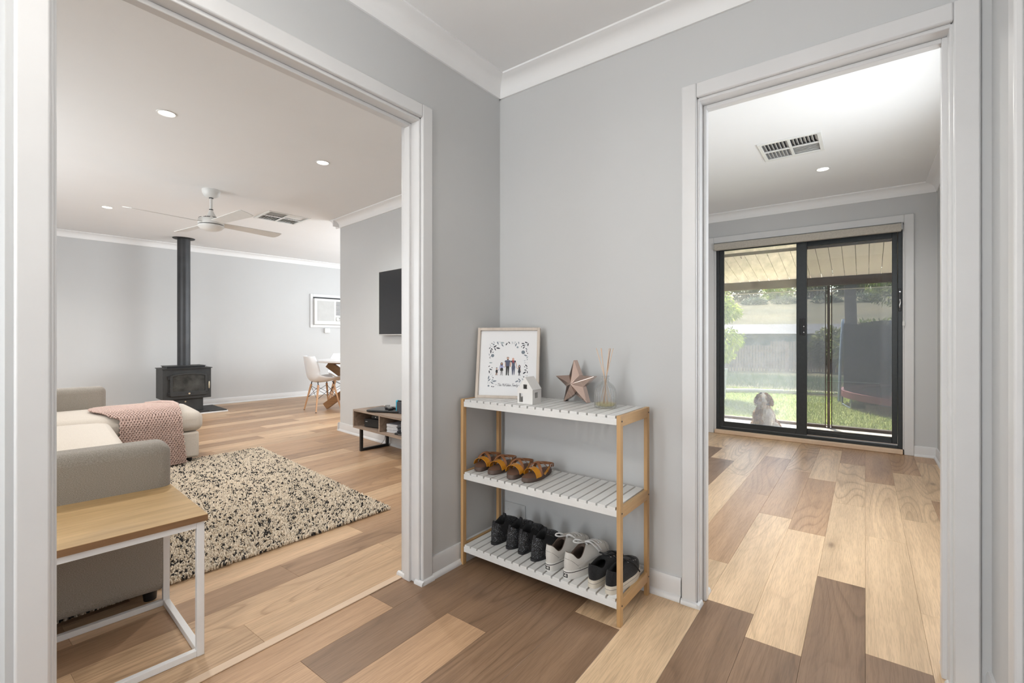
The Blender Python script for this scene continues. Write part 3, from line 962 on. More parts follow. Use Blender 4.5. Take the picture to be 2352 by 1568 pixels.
m.build('roof', M['ceramic'], hs, bevel=0.001)

# ------------------------------------------------------------------ rose gold star
st = thing('star_ornament', 'rose gold faceted star ornament standing on the top shelf', 'ornament', (0.507, -0.088, 0.7855), R(-3))
def star_mesh():
    m = MB()
    ro, ri = 0.107, 0.046
    pts = []
    for k in range(10):
        a = PI / 2 + k * PI / 5 + R(2)
        r_ = ro if k % 2 == 0 else ri
        pts.append((r_ * math.cos(a), r_ * math.sin(a)))
    zmin = min(p[1] for p in pts)
    C0 = -zmin - 0.004
    # rounded tips: replace each outer point by three
    out = []
    for k in range(10):
        x_, z_ = pts[k]
        if k % 2 == 0:
            pa, pb = pts[k - 1], pts[(k + 1) % 10]
            for t in (0.10, 0.03):
                out.append((x_ + (pa[0] - x_) * t, z_ + (pa[1] - z_) * t, 'o'))
            out.append((x_ * 0.985, z_ * 0.985, 'tip'))
            for t in (0.03, 0.10):
                out.append((x_ + (pb[0] - x_) * t, z_ + (pb[1] - z_) * t, 'o'))
        else:
            out.append((x_, z_, 'i'))
    n = len(out)
    yf, yb, yc = -0.006, 0.024, -0.040
    vs = [(x_, yf, z_ + C0) for x_, z_, _ in out] + [(x_, yb, z_ + C0) for x_, z_, _ in out]
    ci = len(vs); vs.append((0, yc, C0)); cb = len(vs); vs.append((0, yb + 0.016, C0))
    # ridge points toward every tip
    fs = []
    for k in range(n):
        k2 = (k + 1) % n
        fs.append((k, k2, n + k2, n + k))
        fs.append((ci, k2, k))
        fs.append((cb, n + k, n + k2))
    m.add(vs, fs)
    return m
star_mesh().build('body', M['rosegold'], st, bevel=0.0036, seg=4, smooth=22)

# ------------------------------------------------------------------ reed diffuser
df = thing('reed_diffuser', 'fluted clear glass reed diffuser bottle with wooden reeds beside the star', 'diffuser', (0.690, -0.158, 0.7855))
gl = NT('bottle_glass')
g = gl.n('ShaderNodeBsdfGlass'); g.inputs['Roughness'].default_value = 0.0; g.inputs['IOR'].default_value = 1.45
g.inputs['Color'].default_value = (1, 1, 1, 1)
tr = gl.n('ShaderNodeBsdfTransparent'); tr.inputs[0].default_value = (0.985, 0.99, 0.99, 1)
mx = gl.n('ShaderNodeMixShader'); mx.inputs[0].default_value = 0.30
gl.l(tr.outputs[0], mx.inputs[1]); gl.l(g.outputs[0], mx.inputs[2]); gl.l(mx.outputs[0], gl.out.inputs[0])
prof = [(0.000, 0.0), (0.040, 0.0), (0.0455, 0.004), (0.0462, 0.03), (0.0455, 0.060), (0.042, 0.078), (0.034, 0.093), (0.024, 0.103), (0.0155, 0.108), (0.0135, 0.112), (0.0135, 0.116), (0.0165, 0.117), (0.0165, 0.121), (0.0140, 0.122), (0.0140, 0.128), (0.0165, 0.130), (0.0165, 0.134),
        (0.0125, 0.134), (0.0115, 0.112), (0.020, 0.101), (0.031, 0.090), (0.0388, 0.076), (0.0425, 0.060), (0.0430, 0.03), (0.0420, 0.012), (0.036, 0.009), (0.0, 0.009)]
m = MB(); n = 120
vs, fs = [], []
for r_, z_ in prof:
    fl = 0.0 if (z_ > 0.105 or r_ < 0.03) else 1.0
    for k in range(n):
        a = 2 * PI * k / n
        rr = r_ * (1 + 0.05 * fl * abs(math.cos(a * 10)) - 0.035 * fl)
        vs.append((rr * math.cos(a), rr * math.sin(a), z_))
for i in range(len(prof) - 1):
    for k in range(n):
        fs.append((i * n + k, i * n + (k + 1) % n, (i + 1) * n + (k + 1) % n, (i + 1) * n + k))
m.add(vs, fs)
m.build('bottle', gl.mat, df, smooth=50)
ol = NT('amber_oil')
g = ol.n('ShaderNodeBsdfTransparent'); g.inputs[0].default_value = (0.97, 0.93, 0.74, 1)
gs = ol.n('ShaderNodeBsdfGlossy'); gs.inputs['Roughness'].default_value = 0.05
mx = ol.n('ShaderNodeMixShader'); mx.inputs[0].default_value = 0.06
ol.l(g.outputs[0], mx.inputs[1]); ol.l(gs.outputs[0], mx.inputs[2]); ol.l(mx.outputs[0], ol.out.inputs[0])
MB().lathe([(0, 0.0095), (0.0345, 0.0095), (0.0385, 0.013), (0.0390, 0.0200), (0, 0.0200)], 40).build('oil', ol.mat, df, smooth=40)
reedm = woodmat('reed', srgb(206, 174, 146), srgb(228, 200, 174), 2, 0.6, 10, 60, 0.15)
for ang, tilt in ((178, 17.5), (168, 8.5), (205, 6.0), (10, 5.5), (340, 7.5), (25, 8.2), (352, 15.0)):
    a = R(ang); tl = R(tilt)
    d = Vector((math.cos(a) * math.sin(tl), math.sin(a) * math.sin(tl) * 0.6, math.cos(tl)))
    piv = Vector((0.005 * math.cos(a), 0.005 * math.sin(a), 0.13))
    m = MB().cyl(piv - d * 0.115, piv + d * (0.118 / d.z), 0.0015, n=8)
    m.build('reed', reedm, df, smooth=60)

# ------------------------------------------------------------------ blank wall plate low behind the rack
wp = thing('wall_plate', 'painted-over blank wall plate low on the wall behind the rack', 'wall plate', (0.105, 0, 0.178))
bx('plate', M['wall'], wp, -0.064, 0.064, -0.008, 0, -0.040, 0.038, 0.003)
MB().cyl((-0.042, -0.0088, 0.0), (-0.042, -0.0078, 0.0), 0.003, n=10).build('screw', M['plastic_grey'], wp)
MB().cyl((0.042, -0.0088, 0.0), (0.042, -0.0078, 0.0), 0.003, n=10).build('screw', M['plastic_grey'], wp)
# ------------------------------------------------------------------ shoes. local frame: +y towards the toe, heel at y = 0
class Last:
    """a shoe form: footprint outline below, collar outline above, a bulging skin between them"""
    def __init__(s, L, wt, wh, zs, c0, c1, wc, zh, zsd, zf, toe=0.42, side=1, curve=0.008, lean=0.0):
        s.L, s.wt, s.wh, s.zs, s.c0, s.c1, s.wc, s.zh, s.zsd, s.zf, s.toe, s.side, s.curve, s.lean = L, wt, wh, zs, c0, c1, wc, zh, zsd, zf, toe, side, curve, lean
    def foot(s, a, k=1.0):
        t = (1 - math.cos(a)) / 2
        hw = s.wh + (s.wt - s.wh) * sstep(0.25, 0.72, t) - (s.wt - s.wh) * 0.35 * math.exp(-((t - 0.42) / 0.12) ** 2)
        sa = math.sin(a)
        x = hw * math.copysign(abs(sa) ** 0.72, sa)
        cx = s.side * s.curve * math.sin(PI * t) * 1.0
        return Vector((x * k + cx, s.L / 2 - (s.L / 2) * math.cos(a) * k, 0))
    def collar(s, a):
        t = (1 - math.cos(a)) / 2
        y = s.c0 + (s.c1 - s.c0) * t
        sa = math.sin(a)
        x = s.wc * math.copysign(abs(sa) ** 0.8, sa) * (1 - 0.18 * sstep(0.5, 1, t))
        z = s.zh + (s.zsd - s.zh) * sstep(0.0, 0.38, t)
        z = z + (s.zf - z) * sstep(0.42, 1.0, t)
        return Vector((x + s.side * s.curve * 0.5, y, z))
    def P(s, a, v):
        t = (1 - math.cos(a)) / 2
        f, c = s.foot(a, 0.985), s.collar(a)
        tz = sstep(0.45, 1.0, t)
        p = 1.15 + 1.25 * tz
        h = v ** (1.0 - s.toe * tz)
        g_ = v ** p
        q = f.lerp(c, g_)
        z = s.zs + (c.z - s.zs) * h
        bul = 0.004 * math.sin(PI * v) * (1 - tz)
        d = Vector((math.sin(a), -math.cos(a), 0))
        return Vector((q.x + d.x * bul, q.y + d.y * bul, z))
    def N(s, a, v):
        e = 0.02
        du = s.P(a + e, v) - s.P(a - e, v)
        dv = s.P(a, min(1, v + e)) - s.P(a, max(0, v - e))
        n = du.cross(dv)
        n.normalize()
        c = s.P(a, v) - Vector((s.side * s.curve * 0.5, s.L * 0.45, s.zs))
        return n if n.dot(c) > 0 else -n
    def upper(s, mb, nu=56, nv=14, m=0):
        mb.grid(lambda u, v: s.P(2 * PI * u, v), nu, nv, True, m)
        return mb
    def lining(s, mb, nu=40, m=0, thick=0.0035, zin=None):
        zin = (s.zs + 0.006) if zin is None else zin
        rows = []
        cy = (s.c0 + s.c1) / 2
        def ring(k, z, push=0.0):
            out = []
            for i in range(nu):
                a = 2 * PI * i / nu
                c = s.collar(a)
                d = Vector((c.x - s.side * s.curve * 0.5, c.y - cy, 0))
                q = Vector((s.side * s.curve * 0.5, cy, 0)) + d * k
                if push: q.y += push * sstep(0.5, 1.0, (1 - math.cos(a)) / 2)
                out.append(Vector((q.x, q.y, c.z + z if z > -0.02 and z < 0.02 else z)))
            return out
        r0 = ring(1.0, 0.0); r1 = ring(0.97, 0.0022); r2 = ring(0.90, 0.0)
        r3 = [Vector((p.x * 0.98, p.y, p.z - 0.012)) for p in ring(0.88, 0.0)]
        r4 = []
        for i in range(nu):
            a = 2 * PI * i / nu
            f = s.foot(a, 0.80)
            t = (1 - math.cos(a)) / 2
            y = min(f.y, s.c1 + (s.L * 0.86 - s.c1) * 0.65)
            r4.append(Vector((f.x, max(y, 0.012), zin)))
        vs = r0 + r1 + r2 + r3 + r4
        fs = []
        for j in range(4):
            for i in range(nu):
                i2 = (i + 1) % nu
                fs.append((j * nu + i, j * nu + i2, (j + 1) * nu + i2, (j + 1) * nu + i))
        fs.append(tuple(range(4 * nu, 5 * nu)))
        mb.add(vs, fs, m)
        return mb
    def sole(s, mb, k=1.035, m=0, rows=((0.96, 0.0), (1.0, 0.004), (1.0, 0.9), (0.985, 1.0)), n=56, zt=None):
        zt = s.zs + 0.002 if zt is None else zt
        vs, fs = [], []
        for kk, zz in rows:
            for i in range(n):
                p = s.foot(2 * PI * i / n, k * kk)
                vs.append((p.x, p.y, zz * zt if zz <= 1 else zz))
        L_ = len(rows)
        for j in range(L_ - 1):
            for i in range(n):
                i2 = (i + 1) % n
                fs.append((j * n + i, j * n + i2, (j + 1) * n + i2, (j + 1) * n + i))
        fs += [tuple(range(n - 1, -1, -1)), tuple(range((L_ - 1) * n, L_ * n))]
        mb.add(vs, fs, m)
        return mb
    def band(s, mb, k, z0, z1, a0=0, a1=2 * PI, n=56, m=0, t=0.0006):
        """thin raised strip around the sole wall"""
        full = abs(a1 - a0 - 2 * PI) < 1e-6
        N_ = n if full else n + 1
        vs, fs = [], []
        for i in range(N_):
            a = a0 + (a1 - a0) * i / n
            p = s.foot(a, k)
            q = s.foot(a, k + t / (s.L / 2))
            vs += [(p.x, p.y, z0), (q.x, q.y, z0), (q.x, q.y, z1), (p.x, p.y, z1)]
        for i in range(N_ if full else N_ - 1):
            i2 = (i + 1) % N_
            for c in range(4):
                c2 = (c + 1) % 4
                fs.append((4 * i + c, 4 * i + c2, 4 * i2 + c2, 4 * i2 + c))
        mb.add(vs, fs, m)
        return mb
    def patch(s, mb, path, hw, off=0.0008, m=0):
        """a sewn-on strip following the skin: path of (a, v), half width in v (or tuple list)"""
        vs, fs = [], []
        for i, (a, v) in enumerate(path):
            h = hw[i] if isinstance(hw, (list, tuple)) else hw
            for vv in (v - h, v, v + h):
                vv = min(0.995, max(0.0, vv))
                p = s.P(a, vv) + s.N(a, vv) * off
                vs.append(p)
        for i in range(len(path) - 1):
            for c in (0, 1):
                fs.append((3 * i + c, 3 * i + c + 1, 3 * i + c + 4, 3 * i + c + 3))
        mb.add(vs, fs, m)
        return mb

M['sole_white'] = pmat('white_rubber', srgb(214, 212, 208), 0.5, var=0.06, scale=30)
M['sole_cream'] = pmat('cream_rubber', srgb(206, 198, 184), 0.5, var=0.08, scale=30)
M['insole_brown'] = pmat('dark_insole', srgb(92, 78, 70), 0.8)
M['lining_dark'] = pmat('dark_lining', (0.012, 0.012, 0.013), 0.9)
M['lace_white'] = pmat('white_lace', srgb(222, 222, 222), 0.8, bump=0.2, bscale=900)
M['lace_black'] = pmat('black_lace', (0.010, 0.010, 0.011), 0.8, bump=0.2, bscale=900)
M['thread'] = pmat('grey_thread', srgb(128, 124, 120), 0.8)
gm = NT('black_glitter')
bb = gm.bsdf((0.012, 0.012, 0.014), 0.35, 0.0)
vo = gm.n('ShaderNodeTexVoronoi'); vo.inputs['Scale'].default_value = 620
gm.l(gm.coords(), vo.inputs['Vector'])
bw = gm.n('ShaderNodeSeparateColor'); gm.l(vo.outputs['Color'], bw.inputs[0])
gm.l(gm.ramp(bw.outputs[0], [(0.78, (0.012, 0.012, 0.014)), (0.93, (0.05, 0.055, 0.06)), (0.97, (0.55, 0.58, 0.64))]), bb.inputs['Base Color'])
gm.l(gm.ramp(bw.outputs[0], [(0.8, (0, 0, 0)), (0.95, (0.9, 0.9, 0.9))]), bb.inputs['Metallic'])
gm.l(gm.ramp(bw.outputs[1], [(0.0, (0.15, 0.15, 0.15)), (1.0, (0.6, 0.6, 0.6))]), bb.inputs['Roughness'])
gb = gm.n('ShaderNodeBump'); gb.inputs['Strength'].default_value = 0.9; gb.inputs['Distance'].default_value = 0.0015
gm.l(vo.outputs['Distance'], gb.inputs['Height']); gm.l(gb.outputs[0], bb.inputs['Normal'])
M['glitter'] = gm.mat
M['elastic'] = fabric('black_elastic', (0.006, 0.006, 0.007), (0.020, 0.020, 0.023), 900, 0.4)
M['suede_dark'] = pmat('charcoal_suede', (0.022, 0.022, 0.025), 0.95, var=0.35, scale=60, bump=0.2)
M['yellow_strap'] = pmat('mustard_patent_strap', srgb(196, 132, 34), 0.22, var=0.06, coat=0.4)
M['tan_strap'] = pmat('tan_leather', srgb(140, 92, 58), 0.5, var=0.12)
M['footbed'] = pmat('brown_footbed', srgb(112, 82, 66), 0.6, var=0.12)
M['sandal_sole'] = pmat('grey_brown_sole', srgb(92, 76, 68), 0.65, var=0.1)
M['chrome'] = pmat('chrome', (0.75, 0.75, 0.76), 0.15, 1.0, var=0.02)

def lace_set(L_, parent, mat, rows, rad, a_sp, bow=None, eyelet=None):
    """crossing bars over the throat, then a bow"""
    m = MB()
    for v in rows:
        pl, pr_ = L_.P(PI - a_sp, v), L_.P(PI + a_sp, v)
        nl = L_.N(PI - a_sp, v); nr = L_.N(PI + a_sp, v)
        mid = (pl + pr_) / 2 + Vector((0, 0, 0.006))
        path = []
        for k in range(7):
            t = k / 6
            p = pl.lerp(pr_, t) + Vector((0, 0, 1)) * 0.006 * math.sin(PI * t) + nl.lerp(nr, t) * 0.002
            path.append(p)
        m.tube(path, rad, 6)
    lo = m.build('laces', mat, parent, smooth=60)
    if bow:
        for pts in bow:
            # smooth the control polygon
            pp = [Vector(p) for p in pts]
            for _ in range(2):
                q = [pp[0]]
                for a, b in zip(pp, pp[1:]):
                    q += [a.lerp(b, 0.25), a.lerp(b, 0.75)]
                q.append(pp[-1]); pp = q
            MB().tube(pp, rad * 1.15, 6).build('lace_end', mat, lo, smooth=60)
    if eyelet:
        for v in rows:
            for sg in (-1, 1):
                p, n_ = L_.P(PI + sg * a_sp, v), L_.N(PI + sg * a_sp, v)
                d, u, w = frame_axes(n_)
                MB().tube([p + n_ * 0.0012 + (u * math.cos(k * PI / 5) + w * math.sin(k * PI / 5)) * 0.0030 for k in range(10)], 0.0011, 5, closed=True).build('eyelet', eyelet, lo)

# ---- grey sneakers
def grey_sneaker(label, loc, rz, side, bow):
    t = thing('sneaker', label, 'shoe', loc, rz, 'pair of light grey sneakers')
    L_ = Last(0.285, 0.047, 0.036, 0.032, 0.006, 0.118, 0.027, 0.105, 0.074, 0.108, 0.38, side)
    L_.upper(MB()).build('upper', M['canvas_grey'], t, smooth=50)
    L_.lining(MB()).build('lining', M['insole_brown'], t, smooth=50)
    so = L_.sole(MB(), 1.03).build('sole', M['sole_white'], t, smooth=45)
    L_.band(MB(), 1.029, 0.0265, 0.0295, m=0).build('sole_stripe', M['black'], so)
    # heel tab: a dark rectangle with a pale lozenge-shaped mark
    L_.band(MB(), 1.031, 0.007, 0.0225, -0.42, 0.20, 8).build('heel_tab', M['lining_dark'], so)
    mk = MB()
    for (ua, za, ub, zb, w_) in ((-0.36, 0.017, -0.20, 0.0125, 0.0022), (-0.20, 0.0125, -0.02, 0.0135, 0.0018), (-0.02, 0.0135, 0.12, 0.017, 0.0022), (-0.10, 0.0195, 0.08, 0.0195, 0.0012), (-0.24, 0.0185, -0.14, 0.0165, 0.0012), (0.02, 0.0105, 0.14, 0.0115, 0.0010)):
        vs = []
        for a, z in ((ua, za), (ub, zb)):
            p = L_.foot(a, 1.0385)
            vs += [(p.x, p.y, z - w_), (p.x, p.y, z + w_)]
        mk.add(vs, [(0, 2, 3, 1)])
    mk.build('tab_mark', M['sole_white'], so)
    # stitched side stripes and seams, tongue
    for sg in (1, -1):
        path = [(PI * (1 - sg) + sg * a, v) for a, v in ((0.78, 0.20), (0.95, 0.24), (1.12, 0.36), (1.30, 0.50), (1.50, 0.60), (1.72, 0.56), (1.95, 0.44))]
        L_.patch(MB(), path, [0.035, 0.085, 0.095, 0.085, 0.07, 0.06, 0.04], 0.0020).build('side_stripe', M['sole_white'], t, smooth=60)
        for seq in ([(0.9, 0.02), (0.85, 0.25), (0.72, 0.45), (0.5, 0.60), (0.2, 0.66), (0.0, 0.67)], [(2.45, 0.02), (2.35, 0.22), (2.45, 0.42), (2.7, 0.52), (3.0, 0.55)]):
            pth = [L_.P(PI * (1 - sg) + sg * a, v) + L_.N(PI * (1 - sg) + sg * a, v) * 0.0006 for a, v in seq]
            MB().tube(pth, 0.0006, 4).build('seam', M['thread'], t)
    m = MB()
    m.grid(lambda u, v: L_.P(PI + (u - .5) * 0.9, 0.75 + 0.25 * v) * 1.0 + Vector((0, -0.020 * v, 0.002 + 0.012 * v)), 8, 6)
    m.build('tongue', M['canvas_grey'], t, smooth=60)
    lace_set(L_, t, M['lace_white'], (0.62, 0.71, 0.80, 0.89, 0.97), 0.0030, 0.55, bow)
    return t
ZB, ZM = SHELF_Z[2] + 0.0005, SHELF_Z[1] + 0.0005
tp = Vector((0.004, 0.122, 0.113))
bowA = [[(0.004, 0.122, 0.113), (0.03, 0.11, 0.130), (0.045, 0.125, 0.115), (0.052, 0.150, 0.088), (0.058, 0.165, 0.066)], [(0.004, 0.122, 0.113), (0.036, 0.120, 0.124), (0.05, 0.14, 0.10), (0.056, 0.158, 0.078)], [(0.0, 0.12, 0.112), (-0.02, 0.10, 0.125), (-0.03, 0.08, 0.118), (-0.012, 0.09, 0.112), (0.004, 0.120, 0.113)], [(0.004, 0.122, 0.113), (0.02, 0.14, 0.122), (0.044, 0.152, 0.110), (0.055, 0.17, 0.080)]]
grey_sneaker('light grey lace-up sneaker with white sole, the one nearer the boots', (0.492, -0.293, ZB), R(-7), -1, bowA[:3])
grey_sneaker('light grey lace-up sneaker with white sole, the one nearer the black sneakers', (0.583, -0.302, ZB), R(-9), 1, bowA)

# ---- black sneakers
def black_sneaker(label, loc, rz, side, bow):
    t = thing('sneaker', label, 'shoe', loc, rz, 'pair of black canvas sneakers')
    L_ = Last(0.252, 0.040, 0.034, 0.028, 0.008, 0.112, 0.028, 0.083, 0.066, 0.084, 0.42, side)
    L_.upper(MB()).build('upper', M['canvas_black'], t, smooth=50)
    L_.lining(MB()).build('lining', M['lining_dark'], t, smooth=50)
    so = L_.sole(MB(), 1.035).build('sole', M['sole_cream'], t, smooth=45)
    L_.band(MB(), 1.034, 0.0175, 0.0190).build('sole_groove', M['thread'], so)
    for sg in (1, -1):
        for seq in ([(0.0, 0.03), (0.0, 0.5), (0.0, 0.95)], [(2.3, 0.02), (2.2, 0.3), (2.35, 0.5), (2.7, 0.58), (3.0, 0.60)]):
            if sg == -1 and seq[0][0] == 0.0: continue
            MB().tube([L_.P(PI * (1 - sg) + sg * a, v) + L_.N(PI * (1 - sg) + sg * a, v) * 0.0006 for a, v in seq], 0.0007, 4).build('seam', M['suede_dark'], t)
    MB().grid(lambda u, v: L_.P(PI + (u - .5) * 0.9, 0.75 + 0.25 * v) + Vector((0, -0.012 * v, 0.002 + 0.010 * v)), 8, 6).build('tongue', M['canvas_black'], t, smooth=60)
    lace_set(L_, t, M['lace_black'], (0.60, 0.70, 0.80, 0.90), 0.0026, 0.62, bow, M['chrome'])
    return t
bowB = [[(0.0, 0.116, 0.088), (0.03, 0.112, 0.098), (0.045, 0.135, 0.080), (0.052, 0.158, 0.052), (0.055, 0.170, 0.036)], [(0.0, 0.116, 0.088), (0.02, 0.105, 0.102), (0.038, 0.12, 0.09), (0.046, 0.15, 0.062)], [(0.0, 0.116, 0.088), (-0.02, 0.10, 0.100), (-0.03, 0.12, 0.086), (-0.01, 0.13, 0.083)], [(0, 0.116, 0.088), (0.01, 0.145, 0.10), (0.02, 0.165, 0.085)]]
black_sneaker('black canvas sneaker with cream sole, partly behind its partner at the right end', (0.700, -0.303, ZB), R(-3), -1, bowB[2:])
black_sneaker('black canvas sneaker with cream sole, against the front right post', (0.772, -0.304, ZB), R(-1), 1, bowB[:3])

# ---- glitter ankle boots
def boot(label, loc, rz, side, suede):
    t = thing('ankle_boot', label, 'shoe', loc, rz, 'black childrens ankle boots')
    L_ = Last(0.205, 0.036, 0.0315, 0.010, 0.014, 0.092, 0.0255, 0.098, 0.086, 0.112, 0.30, side, 0.006)
    L_.upper(MB(), 56, 18).build('upper', M['glitter'], t, smooth=55)
    L_.lining(MB()).build('lining', M['lining_dark'], t, smooth=50)
    L_.sole(MB(), 1.03, zt=0.012).build('sole', M['black'], t, smooth=45)
    for sg in (1, -1):
        c = PI * (1 - sg)
        path = [(c + sg * a, 0.5) for a in (1.05, 1.25, 1.45, 1.65, 1.85, 2.05)]
        m = MB()
        vs, fs = [], []
        for i, (a, _) in enumerate(path):
            u = i / 5
            lo = 0.22 + 0.45 * abs(u - 0.5) ** 1.4
            for j in range(7):
                v = lo + (0.985 - lo) * j / 6
                vs.append(L_.P(a, v) + L_.N(a, v) * 0.0013)
        for i in range(5):
            for j in range(6):
                fs.append((i * 7 + j, i * 7 + j + 1, (i + 1) * 7 + j + 1, (i + 1) * 7 + j))
        m.add(vs, fs).build('elastic_gore', M['elastic'], t, smooth=60)
    # toe vamp of suede
    m = MB()
    m.grid(lambda u, v: L_.P(PI + (u - .5) * 2.1, 0.02 + 0.62 * v) + L_.N(PI + (u - .5) * 2.1, 0.02 + 0.62 * v) * 0.001, 16, 8)
    m.build('vamp', M['suede_dark'], t, smooth=60)
    if False:
        MB().grid(lambda u, v: L_.P((u - .5) * 0.55, 0.05 + 0.88 * v) + L_.N((u - .5) * 0.55, 0.05 + 0.88 * v) * 0.0012, 7, 8).build('heel_strip', M['suede_dark'], t, smooth=60)
    for sg, yy in ((0, 1), (1, -1)):
        a = PI * sg
        p = L_.collar(a)
        d = Vector((0, -1 if sg == 0 else 1, 0))
        m = MB()
        path = [p - Vector((0, 0, 0.014)) + d * 0.002, p + d * 0.003 + Vector((0, 0, 0.003)), p + Vector((0, 0, 0.010)), p - d * 0.003 + Vector((0, 0, 0.002)), p - d * 0.003 - Vector((0, 0, 0.012))]
        m.ribbon(path, [(0.0075, 0, 0)] * 5, [d, d, (0, 0, 1), -d, -d], 0.0015)
        m.build('pull_tab', M['suede_dark'], t, smooth=60)
    return t
boot('black glitter ankle boot by the left end of the bottom shelf', (0.150, -0.243, ZB), R(-2), -1, True)
boot('black glitter ankle boot, second from the left end of the bottom shelf', (0.233, -0.236, ZB), R(-5), 1, True)
boot('black glitter ankle boot, third from the left end of the bottom shelf', (0.311, -0.243, ZB), R(1), -1, True)
boot('dull black glitter ankle boot next to the grey sneakers', (0.391, -0.262, ZB), R(-4), 1, True)

# ---- sandals (toes towards the viewer: local +y to the toe, so they are turned half round)
def sandal(label, loc, rz, side):
    t = thing('sandal', label, 'shoe', loc, rz, 'mustard strap sandals')
    L_ = Last(0.222, 0.038, 0.030, 0.02, 0.01, 0.1, 0.03, 0.06, 0.05, 0.06, 0.4, side, 0.007)
    L_.sole(MB(), 1.0, rows=((0.95, 0.0), (1.0, 0.2), (1.0, 0.88), (0.985, 1.0)), zt=0.021).build('sole', M['sandal_sole'], t, smooth=45)
    m = MB()
    n = 48
    vs = [L_.foot(2 * PI * i / n, 0.965) + Vector((0, 0, 0.0212)) for i in range(n)] + [L_.foot(2 * PI * i / n, 0.90) + Vector((0, 0, 0.0235)) for i in range(n)]
    fs = [(i, (i + 1) % n, n + (i + 1) % n, n + i) for i in range(n)] + [tuple(range(n, 2 * n))]
    m.add(vs, fs).build('footbed', M['footbed'], t, smooth=50)
    def arc(y0, y1, hw, h, mat, nm, wd=0.011, x0=-1.0, x1=1.0, zb=0.019, k=1.0):
        m = MB(); path, ws, ups = [], [], []
        for i in range(17):
            ph = PI * i / 16
            c, s_ = -math.cos(ph), math.sin(ph)
            y = y0 + (y1 - y0) * (c + 1) / 2
            p = Vector((hw * c + L_.side * 0.006, y, zb + h * s_ ** k))
            path.append(p)
            slope = Vector((2 * hw, y1 - y0, 0)).normalized()
            w = Vector((-slope.y, slope.x, -0.10)) * wd
            ws.append(w)
            ups.append(Vector((c * 0.9, 0, 0.25 + s_)))
        return m.ribbon(path, ws, ups, 0.0022).build(nm, mat, t, smooth=60)
    arc(0.172, 0.150, 0.040, 0.034, M['yellow_strap'], 'toe_strap', 0.0145)
    arc(0.150, 0.085, 0.038, 0.046, M['tan_strap'], 'cross_strap', 0.006)
    arc(0.085, 0.140, 0.037, 0.050, M['tan_strap'], 'cross_strap', 0.006)
    # ankle strap round the heel
    m = MB(); path, ws, ups = [], [], []
    for i in range(21):
        a = -PI * 0.66 + (PI * 1.32) * i / 20
        path.append(Vector((0.037 * math.sin(a) + L_.side * 0.003, 0.046 - 0.044 * math.cos(a), 0.044 - 0.006 * math.cos(a))))
        ws.append((0, 0, 0.0065)); ups.append((math.sin(a), -math.cos(a), 0))
    m.ribbon(path, ws, ups, 0.002).build('heel_strap', M['tan_strap'], t, smooth=60)
    for sg in (-1, 1):
        m = MB()
        p0 = Vector((0.036 * sg + L_.side * 0.003, 0.072, 0.044)); p1 = Vector((0.036 * sg + L_.side * 0.006, 0.120, 0.020))
        m.ribbon([p0, p0.lerp(p1, 0.5) + Vector((0.003 * sg, 0, 0)), p1], [(0, 0.006, 0.004)] * 3, [(sg, 0, 0)] * 3, 0.002)
        m.build('side_strap', M['yellow_strap'], t, smooth=60)
    bp = Vector((-0.041 * L_.side * -1, 0.060, 0.044))
    m = MB()
    q = [bp + Vector((0.003 * math.copysign(1, bp.x), y, z)) for y, z in ((-.008, -.009), (.008, -.009), (.008, .009), (-.008, .009))]
    m.tube(q, 0.0011, 6, closed=True)
    m.build('buckle', M['chrome'], t, smooth=60)
    return t
for lab, lx, ly, rz, sd in (('mustard strap sandal by the left end of the middle shelf', 0.092, -0.285, 180 + 14, 1), ('mustard strap sandal, second from the left post on the middle shelf', 0.172, -0.288, 180 + 10, -1),
                            ('mustard strap sandal, third from the left post on the middle shelf', 0.290, -0.290, 180 + 12, 1), ('mustard strap sandal nearest the empty part of the middle shelf', 0.364, -0.288, 180 + 2, -1)):
    # loc is the toe tip; move to the heel
    a = R(rz)
    hx, hy = lx - (-math.sin(a)) * 0.222, ly - math.cos(a) * 0.222
    sandal(lab, (hx, hy, ZM), a, sd)
# ------------------------------------------------------------------ living room furniture
sofa = thing('sofa', 'oatmeal linen corner sofa with square arms and a chaise', 'sofa', (-0.690, -1.270, 0), R(-8))
SB = 0.055
def soft(name, x0, x1, y0, y1, z0, z1, parent, mat, r=0.035, seg=4, puff=0.0):
    m = MB()
    nx, ny = 10, 10
    if puff:
        # cushion: box with domed top
        vs, fs = [], []
        for lay_, (z, dome) in enumerate(((z0, 0), (z1, puff))):
            for j in range(ny):
                for i in range(nx):
                    u, v = i / (nx - 1), j / (ny - 1)
                    d = (1 - (2 * u - 1) ** 4) * (1 - (2 * v - 1) ** 4)
                    vs.append((x0 + (x1 - x0) * u, y0 + (y1 - y0) * v, z + dome * d))
        N_ = nx * ny
        for j in range(ny - 1):
            for i in range(nx - 1):
                a = j * nx + i
                fs.append((a, a + nx, a + nx + 1, a + 1)); fs.append((N_ + a, N_ + a + 1, N_ + a + nx + 1, N_ + a + nx))
        for i in range(nx - 1):
            for a, b in ((i, i + 1), ((ny - 1) * nx + i + 1, (ny - 1) * nx + i)):
                fs.append((a, b, N_ + b, N_ + a))
        for j in range(ny - 1):
            for a, b in (((j + 1) * nx, j * nx), (j * nx + nx - 1, (j + 1) * nx + nx - 1)):
                fs.append((a, b, N_ + b, N_ + a))
        m.add(vs, fs)
    else:
        m.box(x0, x1, y0, y1, z0, z1)
    return m.build(name, mat, parent, smooth=60, bevel=r, seg=seg)
AT_ = 0.155
soft('arm', -AT_, 0, -0.95, 0, SB, 0.655, sofa, M['linen'], 0.045, 5)
soft('arm', -2.99 - AT_, -2.99, -0.95, 0, SB, 0.655, sofa, M['linen'], 0.045, 5)
soft('back', -2.99, -AT_, -0.95, -0.74, SB, 0.74, sofa, M['linen'], 0.05, 5)
